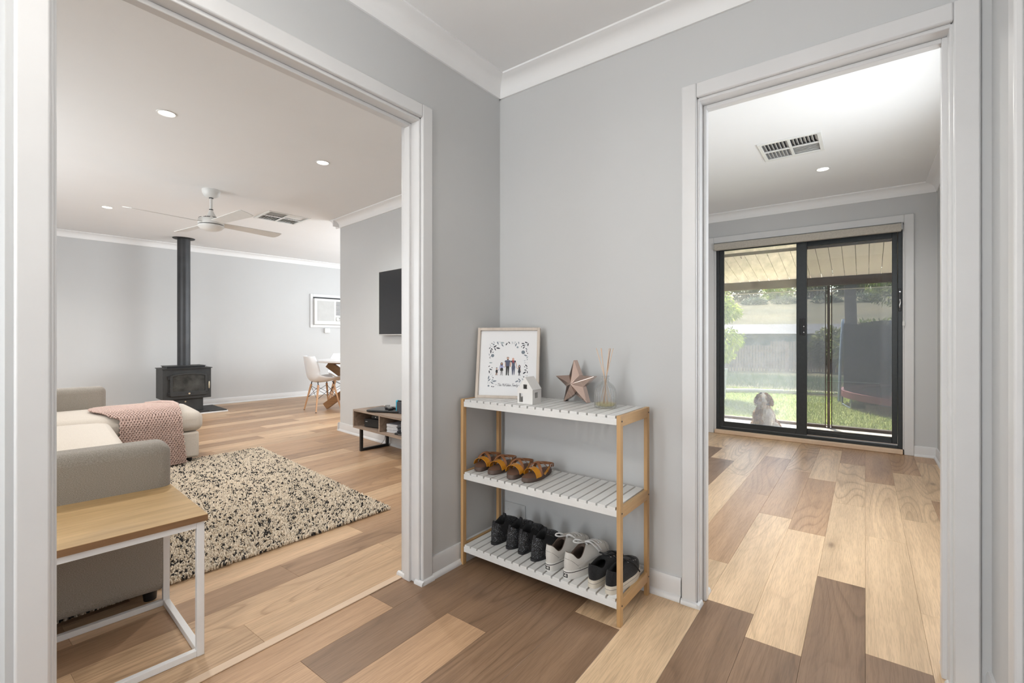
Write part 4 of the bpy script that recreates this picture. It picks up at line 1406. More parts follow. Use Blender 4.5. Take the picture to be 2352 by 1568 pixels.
soft('base', -2.985, -AT_ - 0.004, -0.74, -0.03, SB, 0.275, sofa, M['linen'], 0.02, 3)
soft('chaise_base', -3.10, -2.415, -0.028, 0.565, SB, 0.275, sofa, M['linen_seat'], 0.02, 3)
soft('seat_cushion', -1.245, -AT_ - 0.006, -0.74, -0.015, 0.278, 0.432, sofa, M['linen_seat'], 0.05, 5, 0.035)
soft('seat_cushion', -2.385, -1.255, -0.74, -0.015, 0.278, 0.432, sofa, M['linen_seat'], 0.05, 5, 0.035)
soft('chaise_cushion', -3.11, -2.395, -0.74, 0.595, 0.278, 0.445, sofa, M['linen_seat'], 0.06, 5, 0.035)
for x0, x1 in ((-1.24, -0.17), (-2.32, -1.26), (-2.98, -2.34)):
    soft('back_cushion', x0, x1, -0.76, -0.56, 0.44, 0.80, sofa, M['linen_seat'], 0.06, 5)
for lx, ly in ((-0.10, -0.06), (-0.10, -0.90), (-3.03, -0.90), (-2.48, 0.50), (-3.03, 0.50), (-1.5, -0.06), (-1.5, -0.9)):
    MB().cyl((lx, ly, 0.0), (lx, ly, SB + 0.01), 0.022, 0.028, 14).build('foot', M['black'], sofa, smooth=50)

# knitted throw over the chaise: a draped sheet whose rows of stitches are modelled in relief
KN = NT('pink_knit')
kb = KN.bsdf(None, 0.95, 0, 0.15)
kv = KN.coords()
KN.l(KN.ramp(KN.noise(kv, 240, 3, 0.7), [(0.3, srgb(176, 148, 138)), (0.7, srgb(216, 192, 183))]), kb.inputs['Base Color'])
kb.inputs['Sheen Weight'].default_value = 0.2
thr = thing('knit_throw', 'dusty pink chunky knit throw draped over the sofa chaise', 'blanket', (-0.690, -1.270, 0), R(-8))
def throw_point(y, s, h=0.0):
    """y along the chaise, s across it: 0..0.60 over the top from the far edge, then down the near side; h = lift off the cloth"""
    top = 0.488
    if s < 0.60:
        x = -2.975 + s; z = top + 0.004 - 0.018 * (abs(s - 0.34) / 0.34) ** 2
        if s > 0.46:
            k = (s - 0.46) / 0.14; z -= 0.034 * k * k
        k = sstep(0.50, 0.60, s) * 0.7
        nx, nz = k, 1 - k * 0.5
    else:
        d = s - 0.60
        k = min(1, d / 0.06)
        x = -2.375 + 0.020 * math.sin(k * PI / 2) + 0.012 * math.sin(d * 9)
        z = top - 0.049 - d
        nx, nz = 1, 0.25 * (1 - k)
    f = 0.009 * math.sin(y * 26 + s * 5) * sstep(0.5, 1.0, s)
    return Vector((x + nx * (f + h), y, max(z + nz * h, 0.034 + max(0, h) * 0.3)))
def throw_edges(s):
    if s < 0.60:
        yb = 0.04 - 0.17 * math.sin(PI * min(1.0, s / 0.62)) ** 0.8
    else:
        yb = 0.035 - 0.02 * sstep(0.6, 1.0, s)
    yf = 0.27 + 0.14 * sstep(0.0, 0.45, s) + 0.05 * s + 0.012 * math.sin(s * 7)
    return yb, min(yf, 0.56)
SL = 1.015
m = MB()
def cloth(u, v):
    yb, yf = throw_edges(v * SL)
    return throw_point(yb + 0.006 + (yf - yb - 0.012) * u, v * SL, 0.0)
m.grid(cloth, 36, 70)
m.build('knit_cloth', KN.mat, thr, smooth=80)
# rows of interlocking yarn loops on the cloth
ROW, LOOP = 0.0165, 0.0195
m = MB()
nrow = int(SL / ROW)
for r_ in range(nrow):
    s0 = (r_ + 0.5) * ROW
    yb, yf = throw_edges(s0)
    n = int((yf - yb) / LOOP * 8)
    pts = []
    for k in range(n + 1):
        y = yb + (yf - yb) * k / n
        ph = 2 * PI * (y / LOOP + 0.5 * (r_ % 2))
        ds = 0.62 * ROW * math.sin(ph) + 0.0012 * math.sin(y * 90 + r_)
        hh = 0.0085 + 0.0045 * math.cos(2 * ph + 0.8)
        pts.append(throw_point(y, min(SL, max(0.0, s0 + ds)), hh))
    m.tube(pts, 0.0048, 5)
yo = m.build('yarn_loops', KN.mat, thr, smooth=80)
yo['kind'] = 'stuff'
mb_ = MB()
# rolled corner lying on the chaise front
mb_ = MB()
mb_.tube([(-2.95, 0.26, 0.492), (-2.86, 0.36, 0.500), (-2.74, 0.425, 0.500), (-2.62, 0.44, 0.495), (-2.52, 0.42, 0.490)], [0.010, 0.016, 0.018, 0.016, 0.008], 10)
mb_.build('folded_corner', KN.mat, thr, smooth=60)

# shag rug
rug = thing('shag_rug', 'cream shag rug with black flecks in front of the sofa', 'rug', (-0.815, -0.080, 0), R(-6.6))
RL, RWd = 2.32, 1.62
RM = NT('shag_wool')
rb = RM.bsdf(None, 0.95, 0, 0.1)
at = RM.n('ShaderNodeAttribute'); at.attribute_name = 'tuft'
RM.l(at.outputs['Color'], rb.inputs['Base Color'])
rb.inputs['Sheen Weight'].default_value = 0.2
MB().prism([(-RL + .01, -.01), (-.01, -.01), (-.01 + 0.085 * (RWd - .01), -RWd + .01), (-RL + .01 + 0.085 * (RWd - .01), -RWd + .01)], 0.001, 0.010, lambda a, b, h: (a, b, h)).build('backing', pmat('rug_backing', srgb(150, 132, 108), 0.9), rug)
def rug_pile():
    # clumps of black yarn among the cream
    nr = np.random.RandomState(3)
    sp = 0.0088
    gx, gy = np.meshgrid(np.arange(0, RL, sp), np.arange(0, RWd, sp))
    x = -gx.ravel() + nr.uniform(-.006, .006, gx.size)
    y = -gy.ravel() + nr.uniform(-.006, .006, gx.size)
    x = np.clip(x, -RL, 0); y = np.clip(y, -RWd, 0)
    x = x - 0.085 * y           # the rug lies slightly out of square
    n = x.size
    hgt = nr.uniform(0.017, 0.025, n)
    la = nr.uniform(0, 2 * PI, n); ll = nr.uniform(0.002, 0.009, n)
    r0 = nr.uniform(0.0034, 0.0050, n)
    ci, cj = np.floor((x + 0.35 * y + nr.normal(0, .002, n)) / 0.019).astype(int), np.floor((y - 0.35 * x + nr.normal(0, .002, n)) / 0.0145).astype(int)
    cell = nr.rand(400, 400)[ci % 400, cj % 400]
    dark = (cell < 0.20) & (nr.rand(n) < 0.85) | (nr.rand(n) < 0.03)
    vs = np.zeros((n, 9, 3)); cols = np.zeros((n, 9, 4)); cols[..., 3] = 1
    for k in range(3):
        a = la + k * 2 * PI / 3
        vs[:, k] = np.stack([x + r0 * np.cos(a), y + r0 * np.sin(a), np.full(n, 0.006)], 1)
        mx, my = x + np.cos(la) * ll * .35, y + np.sin(la) * ll * .35
        vs[:, 3 + k] = np.stack([mx + r0 * .95 * np.cos(a), my + r0 * .95 * np.sin(a), hgt * 0.66], 1)
        tx_, ty_ = x + np.cos(la) * ll, y + np.sin(la) * ll
        vs[:, 6 + k] = np.stack([tx_ + r0 * .72 * np.cos(a), ty_ + r0 * .72 * np.sin(a), hgt], 1)
    cream = np.array(srgb(236, 222, 202)); blk = np.array(srgb(44, 41, 40))
    j = nr.uniform(0.82, 1.08, n)
    c = np.where(dark[:, None], blk[None] * nr.uniform(.6, 1.5, n)[:, None], cream[None] * j[:, None])
    cols[:, :, :3] = np.clip(c, 0, 1)[:, None, :]
    base = (np.arange(n) * 9)[:, None]
    q = []
    for lo in (0, 3):
        for k in range(3):
            k2 = (k + 1) % 3
            q.append([lo + k, lo + k2, lo + 3 + k2, lo + 3 + k])
    quads = (base[:, :, None] + np.array(q)[None]).reshape(-1, 4)
    tris = base + np.array([6, 7, 8])[None]
    me = bpy.data.meshes.new('pile')
    nq, nt_ = len(quads), len(tris)
    me.vertices.add(n * 9); me.vertices.foreach_set('co', vs.reshape(-1))
    me.loops.add(nq * 4 + nt_ * 3)
    me.loops.foreach_set('vertex_index', np.concatenate([quads.reshape(-1), tris.reshape(-1)]).astype(np.int32))
    me.polygons.add(nq + nt_)
    me.polygons.foreach_set('loop_start', np.concatenate([np.arange(nq) * 4, nq * 4 + np.arange(nt_) * 3]).astype(np.int32))
    at_ = me.color_attributes.new('tuft', 'FLOAT_COLOR', 'POINT')
    at_.data.foreach_set('color', cols.reshape(-1))
    me.materials.append(RM.mat)
    me.update(calc_edges=True)
    me.polygons.foreach_set('use_smooth', np.ones(nq + nt_, dtype=bool))
    o = bpy.data.objects.new('pile', me)
    COL.objects.link(o); o.parent = rug
    o['kind'] = 'stuff'
rug_pile()

# side table: oak top on a white box frame
stb = thing('side_table', 'oak-topped side table on a white metal box frame beside the sofa arm', 'side table', (-0.232, -1.306, 0), R(-4.5))
TW, TL, TH = 0.492, 1.12, 0.478
q = 0.022
bx('table_top', M['oak'], stb, -TW, 0, -TL, 0, TH - 0.022, TH, 0.001)
bx('edge_band', M['oak_edge'], stb, 0, 0.0008, -TL, 0, TH - 0.0215, TH - 0.001)
for lx in (-TW + 0.008, -q - 0.008):
    for ly in (-TL + 0.008, -q - 0.008):
        bx('leg', M['white_metal'], stb, lx, lx + q, ly, ly + q, 0, TH - 0.022, 0.0015)
for z0 in (0.0005, TH - 0.022 - q):
    for ly in (-TL + 0.008, -q - 0.008):
        bx('frame_rail', M['white_metal'], stb, -TW + 0.008 + q, -q - 0.008, ly + 0.001, ly + q - 0.001, z0, z0 + q - 0.001, 0.0012)
    for lx in (-TW + 0.008, -q - 0.008):
        bx('frame_rail', M['white_metal'], stb, lx + 0.001, lx + q - 0.001, -TL + 0.008 + q, -q - 0.008, z0, z0 + q - 0.001, 0.0012)

# ------------------------------------------------------------------ wood heater
RS = R(-90 - 5)     # local -y faces the room: local frame has front at y = 0, x to the viewer's right
hearth_rz = R(90 - 5)
# local: +x along the wall to the viewer's right (world +y), +y into the wall (world -x)
def LW(rz): return rz
stove = thing('wood_heater', 'black cast iron wood heater on a pedestal with a tall flue to the ceiling', 'wood heater', (-5.955, 0.215, 0.031), R(85))
SW_, SD_ = 0.565, 0.40
zb, zt_ = 0.195, 0.612
bx('firebox', M['stove'], stove, 0, SW_, 0, SD_, zb, zt_, 0.004)
m = MB()
m.box(-0.012, SW_ + 0.012, -0.018, SD_, zt_, zt_ + 0.010)
m.box(0.05, SW_ - 0.05, 0.05, SD_ - 0.02, zt_ + 0.030, zt_ + 0.038)
m.box(0.06, SW_ - 0.06, 0.06, SD_ - 0.03, zt_ + 0.010, zt_ + 0.030, 1)
m.build('top_plate', [M['stove'], M['black']], stove, bevel=0.002)
bx('heat_slot', M['black'], stove, 0.08, SW_ - 0.09, -0.003, 0.004, zt_ - 0.022, zt_ - 0.012)
# door with arched top, glass set back
dr0, dr1, dz0, dz1 = 0.075, SW_ - 0.055, zb + 0.045, zt_ - 0.055
def arched(x0, x1, z0, z1, rise, r, n=10):
    pts = []
    for cx, cz, a0 in ((x1 - r, z0 + r, -90), (None, None, 0)):
        if cx is None: break
        for k in range(5):
            a = R(a0 + 90 * k / 4); pts.append((cx + r * math.cos(a), cz + r * math.sin(a)))
    for k in range(n + 1):
        t = k / n; x = x1 - (x1 - x0) * t
        e = min(1, min(t, 1 - t) / 0.05)
        pts.append((x, z1 - rise + rise * math.sin(PI * t) - r * 0.6 * (1 - math.sqrt(e * (2 - e)))))
    for k in range(5):
        a = R(180 + 90 * k / 4); pts.append((x0 + r + r * math.cos(a), z0 + r + r * math.sin(a)))
    return pts
outer = arched(dr0, dr1, dz0, dz1, 0.022, 0.02)
inner = arched(dr0 + 0.032, dr1 - 0.026, dz0 + 0.062, dz1 - 0.022, 0.020, 0.012)
def ring_prism(mb, po, pi_, y0, y1):
    n = len(po)
    vs = [(x, y0, z) for x, z in po] + [(x, y0, z) for x, z in pi_] + [(x, y1, z) for x, z in po] + [(x, y1, z) for x, z in pi_]
    fs = []
    for k in range(n):
        k2 = (k + 1) % n
        fs += [(k, k2, n + k2, n + k), (2 * n + k, 3 * n + k, 3 * n + k2, 2 * n + k2), (k, 2 * n + k, 2 * n + k2, k2), (n + k, n + k2, 3 * n + k2, 3 * n + k)]
    mb.add(vs, fs)
m = MB(); ring_prism(m, outer, inner, -0.030, -0.001)
door = m.build('door', M['stove'], stove, bevel=0.004, seg=3, smooth=35)
sg_ = NT('sooty_glass')
b_ = sg_.bsdf(None, 0.12, 0, 0.6)
sg_.l(sg_.ramp(sg_.noise(sg_.coords(), 7, 4, 0.6), [(0.35, (0.02, 0.021, 0.02)), (0.7, (0.075, 0.075, 0.07))]), b_.inputs['Base Color'])
bx('glass', sg_.mat, door, dr0 + 0.028, dr1 - 0.022, -0.016, -0.012, dz0 + 0.058, dz1 - 0.015)
m = MB()
hx = dr1 + 0.014
m.tube([(dr1 - 0.012, -0.034, dz0 + 0.042), (hx, -0.038, dz0 + 0.045), (hx + 0.004, -0.042, dz0 + 0.09)], 0.004, 8)
m.build('handle_bracket', M['blackmetal'], door, smooth=60)
MB().lathe([(0, 0), (0.006, 0.003), (0.008, 0.02), (0.0105, 0.05), (0.008, 0.085), (0.006, 0.10), (0, 0.104)], 14, (hx + 0.004, -0.044, dz0 + 0.085)).build('handle_grip', M['brass'], door, smooth=50)
MB().cyl((SW_ / 2 + 0.01, -0.044, dz0 + 0.032), (SW_ / 2 + 0.01, -0.028, dz0 + 0.032), 0.012, 0.008, 14).build('air_knob', M['brass'], door, smooth=50)
for xx in (0.20, 0.245, 0.37):
    bx('vent_slot', M['black'], door, xx, xx + 0.018, -0.0312, -0.029, dz0 + 0.028, dz0 + 0.036)
for zz in (dz0 + 0.01, dz1 - 0.085):
    bx('hinge', M['blackmetal'], door, dr0 - 0.018, dr0 + 0.002, -0.024, -0.002, zz, zz + 0.05, 0.003)
bx('pedestal', M['stove'], stove, 0.045, SW_ - 0.085, 0.05, SD_ - 0.05, 0.016, zb + 0.002, 0.002)
bx('base_plate', M['stove'], stove, 0.0, SW_ - 0.02, -0.02, SD_ - 0.03, 0.0, 0.016, 0.002)
ad = bx('ash_drawer', M['stove'], stove, 0.090, SW_ - 0.125, 0.044, 0.060, 0.028, zb - 0.012, 0.002)
MB().cyl((SW_ / 2 - 0.02, 0.028, zb - 0.04), (SW_ / 2 - 0.02, 0.046, zb - 0.04), 0.010, 0.006, 12).build('drawer_knob', M['brass'], ad, smooth=50)
fx, fy = 0.29, 0.235
zt2 = zc(-6.2) - 0.031
m = MB()
m.cyl((fx, fy, zt_ + 0.030), (fx, fy, zt2), 0.078, n=28)
m.cyl((fx, fy, 1.27), (fx, fy, 1.285), 0.0795, n=28)
m.build('flue', M['flue'], stove, smooth=40)
MB().lathe([(0.07, -0.014), (0.128, -0.012), (0.134, -0.006), (0.134, 0.0)], 36, (fx, fy, zt2)).build('ceiling_rose', M['stove'], stove, smooth=40)
hearth = thing('hearth_slab', 'low dark hearth slab with a white edge strip under the wood heater', 'hearth', (-5.862, 0.985, 0), R(85))
bx('slab', M['stove'], hearth, -1.12, -0.012, 0.012, 0.70, 0.001, 0.030, 0.002)
m = MB(); m.box(-1.13, 0.0, 0.0, 0.012, 0.0, 0.018); m.box(-0.012, 0.0, 0.012, 0.70, 0.0, 0.018)
m.build('edge_strip', M['trim'], hearth, bevel=0.002)

# ------------------------------------------------------------------ ceiling fan
FX, FY = -3.245, -0.195
fz = zc(FX)
fan = thing('ceiling_fan', 'white four-blade ceiling fan in the living room', 'ceiling fan', (FX, FY, fz), R(4))
MB().lathe([(0.072, 0), (0.074, -0.012), (0.070, -0.035), (0.058, -0.058), (0.035, -0.072), (0.0, -0.074)], 32).build('canopy', M['plastic_white'], fan, smooth=40)
m = MB(); m.lathe([(0.017, -0.070), (0.019, -0.074), (0.017, -0.080), (0.0, -0.080)], 20); m.lathe([(0.016, -0.178), (0.018, -0.182), (0.016, -0.186)], 20)
m.build('collar', M['black'], fan, smooth=40)
MB().cyl((0, 0, -0.07), (0, 0, -0.19), 0.0115, n=16).build('down_rod', M['plastic_white'], fan, smooth=40)
MB().lathe([(0.015, -0.182), (0.018, -0.195), (0.026, -0.215), (0.037, -0.235), (0.050, -0.252), (0.078, -0.262), (0.098, -0.270), (0.104, -0.285), (0.104, -0.318), (0.100, -0.322), (0.0, -0.322)], 40).build('motor_housing', M['plastic_white'], fan, smooth=40)
m = MB()
for k in range(8):
    a = 2 * PI * k / 8
    for (r_, z_) in ((0.0965, -0.268), (0.052, -0.2525)):
        pts = [(r_ * 1.012 * math.cos(a + t), r_ * 1.012 * math.sin(a + t), z_) for t in (-.28, -.14, 0, .14, .28)]
        m.tube(pts, 0.0022, 5)
m.build('vent_slots', M['black'], fan)
MB().lathe([(0.1015, -0.322), (0.103, -0.325), (0.1015, -0.328)], 40).build('shadow_gap', M['black'], fan, smooth=40)
MB().lathe([(0.104, -0.328), (0.104, -0.340), (0.085, -0.362), (0.050, -0.376), (0.0, -0.380)], 40).build('light_cover', M['plastic_white'], fan, smooth=40)
bl = MB()
pr_ = [(0.09, -0.045), (0.62, -0.066), (0.640, -0.060), (0.645, 0.0), (0.632, 0.050), (0.615, 0.062), (0.09, 0.045)]
Mb = Matrix.Translation((0, 0, -0.305)) @ Matrix.Rotation(R(-12), 4, 'X')
bl.prism(pr_, -0.003, 0.003, lambda x, y, h: Mb @ Vector((x, y, h)))
bme = bl.mesh('blade', M['plastic_white'])
for k in range(4):
    o = bpy.data.objects.new('blade', bme)
    COL.objects.link(o); o.parent = fan
    o.rotation_euler = (0, 0, k * PI / 2)
    b2 = o.modifiers.new('bevel', 'BEVEL'); b2.width = 0.0015; b2.segments = 2

# ------------------------------------------------------------------ downlights and ceiling vents
def downlight(x, y, z, label, power, spot=None):
    t = thing('downlight', label, 'downlight', (x, y, z), 0, 'recessed LED downlights')
    MB().lathe([(0.052, -0.0005), (0.050, -0.004), (0.044, -0.005), (0.040, -0.002), (0.040, 0.004)], 36).build('trim_ring', M['plastic_white'], t, smooth=40)
    MB().lathe([(0.0, -0.0015), (0.041, -0.0015), (0.041, 0.003), (0, 0.003)], 32).build('diffuser', M['lamp'], t, smooth=40)
    light('ceiling_spot', 'SPOT', (x, y, z - 0.02), power, (1.0, 0.965, 0.91), radius=0.04, spot=150, blend=0.8)
downlight(-1.803, -0.962, zc(-1.8), 'downlight nearest the doorway in the living room ceiling, largest of the three', 66)
downlight(-1.788, 0.044, zc(-1.8), 'downlight in the living room ceiling nearer the television wall', 66)
downlight(-4.872, -0.590, zc(-4.87), 'downlight far back in the living room ceiling, past the fan', 72)
for x_, y_, p_ in ((-5.5, -1.9, 75), (-3.3, -2.1, 45)):      # two added unseen spots without fixtures, brightening the stove wall
    light('ceiling_spot', 'SPOT', (x_, y_, zc(x_) - 0.02), p_, (1.0, 0.965, 0.91), radius=0.04, spot=165, blend=0.8)
downlight(1.280, 2.645, 2.46, 'downlight in the right-hand room ceiling behind the vent', 30)

def vent(x, y, z, rz, size, label, tilts):
    t = thing('ceiling_vent', label, 'ceiling vent', (x, y, z), rz, 'square ceiling air vents')
    h = size / 2
    m = MB(); bw_ = 0.024
    for (x0, x1, y0, y1) in ((-h, h, -h, -h + bw_), (-h, h, h - bw_, h), (-h, -h + bw_, -h + bw_, h - bw_), (h - bw_, h, -h + bw_, h - bw_)):
        m.box(x0, x1, y0, y1, -0.010, 0.0)
    m.box(-0.009, 0.009, -h + bw_, h - bw_, -0.009, 0.0); m.box(-h + bw_, -0.009, -0.009, 0.009, -0.009, 0.0); m.box(0.009, h - bw_, -0.009, 0.009, -0.009, 0.0)
    m.build('frame', M['plastic_white'], t, bevel=0.002)
    bx('duct', pmat('duct_shade', (0.10, 0.10, 0.10), 0.8), t, -h + 0.014, h - 0.014, -h + 0.014, h - 0.014, 0.062, 0.066)
    m = MB()
    for (x0, x1, y0, y1) in ((-h + 0.013, -h + 0.016, -h + .013, h - .013), (h - 0.016, h - 0.013, -h + .013, h - .013), (-h + .013, h - .013, -h + 0.013, -h + 0.016), (-h + .013, h - .013, h - 0.016, h - 0.013)):
        m.box(x0, x1, y0, y1, -0.001, 0.064)
    m.build('throat', M['plastic_grey'], t)
    i0, i1 = 0.009, h - bw_
    for qi, (sx, sy) in enumerate(((-1, 1), (1, 1), (-1, -1), (1, -1))):
        along_x, ang = tilts[qi]
        n = 7
        for k in range(n):
            f = i0 + (i1 - i0) * (k + 0.5) / n
            m = MB()
            if along_x:
                Mx = Matrix.Translation((0, sy * f, 0.010)) @ Matrix.Rotation(R(ang), 4, 'X')
                m.box(min(sx * i0, sx * i1), max(sx * i0, sx * i1), -0.0125, 0.0125, -0.001, 0.001, M=Mx)
            else:
                Mx = Matrix.Translation((sx * f, 0, 0.010)) @ Matrix.Rotation(R(ang), 4, 'Y')
                m.box(-0.0125, 0.0125, min(sy * i0, sy * i1), max(sy * i0, sy * i1), -0.001, 0.001, M=Mx)
            m.build('louvre', M['plastic_white'], t)
vent(1.128, 1.972, 2.46, R(0), 0.385, 'white square louvred air vent in the right-hand room ceiling', ((False, 50), (True, 35), (False, 50), (False, 50)))
vent(-3.745, 0.718, zc(-3.745), R(-5), 0.455, 'white square louvred air vent in the living room ceiling behind the fan', ((True, 40), (False, -40), (True, 40), (False, 45)))

# ------------------------------------------------------------------ window air conditioner in the stove wall
ac = thing('air_conditioner', 'white window air conditioner set in a white surround in the stove wall', 'air conditioner', SW(0, 0.585, 1.262), AS + R(90))
# local: x along the wall to the viewer's right, -y into the room
m = MB(); SWd, SHt, sb = 0.80, 0.622, 0.052
for (x0, x1, z0, z1) in ((0, sb, 0, SHt), (SWd - sb, SWd, 0, SHt), (sb, SWd - sb, 0, sb), (sb, SWd - sb, SHt - sb, SHt)):
    m.box(x0, x1, -0.022, 0, z0, z1)
m.build('surround', M['trim'], ac, bevel=0.003)
bx('gap_shadow', M['black'], ac, sb, SWd - sb, -0.006, -0.001, sb, SHt - sb)
bx('body', M['plastic_white'], ac, 0.056, SWd - 0.055, -0.075, -0.004, sb + 0.003, SHt - sb - 0.030, 0.008)
gr = bx('intake_grille', M['plastic_grey'], ac, 0.110, 0.440, -0.0785, -0.073, 0.122, 0.500, 0.002)
m = MB()
for k in range(30):
    z = 0.132 + k * 0.0123
    m.box(0.113, 0.437, -0.0800, -0.0780, z, z + 0.005)
m.build('grille_ribs', M['plastic_grey'], gr)
bx('outlet_recess', M['black'], ac, 0.472, 0.612, -0.0765, -0.070, 0.225, 0.500)
for k in range(11):
    m = MB(); m.box(0.469, 0.615, -0.083, -0.074, 0.229 + k * 0.0252, 0.229 + k * 0.0252 + 0.011)
    m.build('louvre', M['plastic_white'], ac)
cp = bx('control_panel', M['plastic_grey'], ac, 0.466, 0.618, -0.0785, -0.074, 0.118, 0.205, 0.001)
for xx in (0.500, 0.580):
    MB().cyl((xx, -0.096, 0.160), (xx, -0.078, 0.160), 0.026, 0.029, 20).build('dial', M['plastic_white'], cp, smooth=40)
MB().cyl((0.541, -0.0805, 0.180), (0.541, -0.0785, 0.180), 0.007, n=10).build('indicator', M['black'], cp)
pb = thing('power_outlet', 'small white switch box below the air conditioner', 'switch', SW(0, 0.905, 1.205), AS + R(90))
bx('box', M['plastic_white'], pb, -0.052, 0.052, -0.045, 0, -0.045, 0.045, 0.006)
bx('rocker', M['plastic_white'], pb, -0.014, 0.014, -0.048, -0.044, -0.012, 0.016, 0.002)

# ------------------------------------------------------------------ dining table and chairs
dt = thing('dining_table', 'round white dining table on crossed timber legs, half hidden by the television wall', 'dining table', (-4.57, 2.24, 0), R(37))
MB().lathe([(0.0, 0.715), (0.535, 0.715), (0.550, 0.722), (0.550, 0.742), (0.545, 0.747), (0.0, 0.747)], 56).build('table_top', M['chairshell'], dt, smooth=35)
for a in (0, 90):
    ca, sa = math.cos(R(a)), math.sin(R(a))
    for s in (-1, 1):
        off = 0.052 * (1 if s > 0 else -1)
        p0 = Vector((ca * -0.42 * s - sa * off * 0.5, sa * -0.42 * s + ca * off * 0.5, 0.675))
        p1 = Vector((ca * 0.44 * s - sa * off * 0.5, sa * 0.44 * s + ca * off * 0.5, 0.045))
        if a == 90 and s == 1: pass
        MB().beam(p0, p1, 0.09, 0.10).build('crossed_leg', M['brownwood'], dt, bevel=0.003)
for a in (0, 90):
    ca, sa = math.cos(R(a)), math.sin(R(a))
    MB().beam((-0.39 * ca, -0.39 * sa, 0.694), (0.39 * ca, 0.39 * sa, 0.694), 0.09, 0.040).build('bearer', M['brownwood'], dt, bevel=0.002)

def shell_pt(u, v):
    """moulded chair shell; u across -1..1, v 0 (front of seat) .. 1 (top of back). +y is forward"""
    prof = [(0.215, 0.425), (0.19, 0.440), (0.10, 0.432), (0.0, 0.420), (-0.10, 0.420), (-0.165, 0.440), (-0.205, 0.50), (-0.228, 0.58), (-0.245, 0.67), (-0.262, 0.75), (-0.275, 0.805)]
    f = v * (len(prof) - 1); i = min(int(f), len(prof) - 2); t = f - i
    def cr(a, b, c_, d, t): return 0.5 * ((2 * b) + (-a + c_) * t + (2 * a - 5 * b + 4 * c_ - d) * t * t + (-a + 3 * b - 3 * c_ + d) * t ** 3)
    P_ = [prof[max(0, min(len(prof) - 1, i + k))] for k in (-1, 0, 1, 2)]
    y, z = cr(*[p[0] for p in P_], t), cr(*[p[1] for p in P_], t)
    wd = 0.225 - 0.012 * sstep(0.0, 0.3, 1 - v) + 0.006
    wd = 0.215 + 0.018 * math.sin(PI * min(1, v * 1.4)) - 0.060 * sstep(0.72, 1.0, v) - 0.03 * sstep(0.15, 0.0, v)
    e = abs(u)
    if v > 0.86: wd *= math.sqrt(max(0.15, 1 - ((v - 0.86) / 0.14) ** 2 * 0.22))
    side = 0.070 * e ** 2.6
    k = sstep(0.40, 0.72, v)
    return Vector((u * wd, y + side * k * 1.35, z + side * (1 - k) * 1.0 + 0.05 * e ** 3 * math.exp(-((v - 0.5) / 0.16) ** 2)))
chair_shell = MB().grid(lambda u, v: shell_pt(u * 2 - 1, v), 21, 33)
chair = thing('dining_chair', 'white moulded shell chair with beech dowel legs, nearest side of the dining table', 'chair', (-4.86, 1.885, 0), R(-8), 'white shell dining chairs')
sh = chair_shell.build('shell', M['chairshell'], chair, smooth=80)
so_ = sh.modifiers.new('solid', 'SOLIDIFY'); so_.thickness = 0.006; so_.offset = 0
feet = {}
for sx in (-1, 1):
    for sy in (-1, 1):
        top = Vector((sx * 0.125, sy * 0.115 - 0.01, 0.385)); bot = Vector((sx * 0.215, sy * 0.185 - 0.01, 0.0))
        feet[(sx, sy)] = (top, bot)
        lg = MB().cyl(bot + (top - bot) * 0.02, top, 0.0095, 0.0155, 14).build('leg', M['beech'], chair, smooth=50)
        MB().cyl(bot, bot + (top - bot) * 0.022, 0.0095, 0.0098, 12).build('foot_cap', M['black'], lg, smooth=50)
        m = MB(); m.tube([top + Vector((0, 0, 0.002)), top + Vector((-sx * 0.012, 0, 0.03)), top + Vector((-sx * 0.03, -sy * 0.01, 0.040))], 0.007, 8)
        m.build('bracket', M['black'], lg, smooth=50)
m = MB()
for (a, b) in (((-1, -1), (1, -1)), ((-1, 1), (1, 1)), ((-1, -1), (-1, 1)), ((1, -1), (1, 1))):
    for (p, q_) in ((a, b), (b, a)):
        t0, b0 = feet[p]; t1, b1 = feet[q_]
        m.tube([t0.lerp(b0, 0.06), t1.lerp(b1, 0.52)], 0.0032, 6)
m.build('wire_bracing', M['blackmetal'], chair, smooth=50)
dup(chair, (-5.33, 2.52, 0), R(-118), 'white moulded shell chair across the table, its back showing above the table top')

# ------------------------------------------------------------------ television and console
tv = thing('television', 'black flat-screen television mounted on the wall, cut off by the doorway edge', 'television', TV(0.945, -0.062, 1.098), AT)
bx('casing', M['plastic_grey'], tv, 0, 1.12, 0.0, 0.035, 0, 0.645, 0.004)
scm = NT('dark_screen'); sb_ = scm.bsdf((0.012, 0.013, 0.016), 0.16, 0, 0.6)
bx('screen', scm.mat, tv, 0.009, 1.111, -0.0015, 0.001, 0.012, 0.636)
bx('wall_bracket', M['black'], tv, 0.40, 0.72, 0.035, 0.061, 0.16, 0.48)

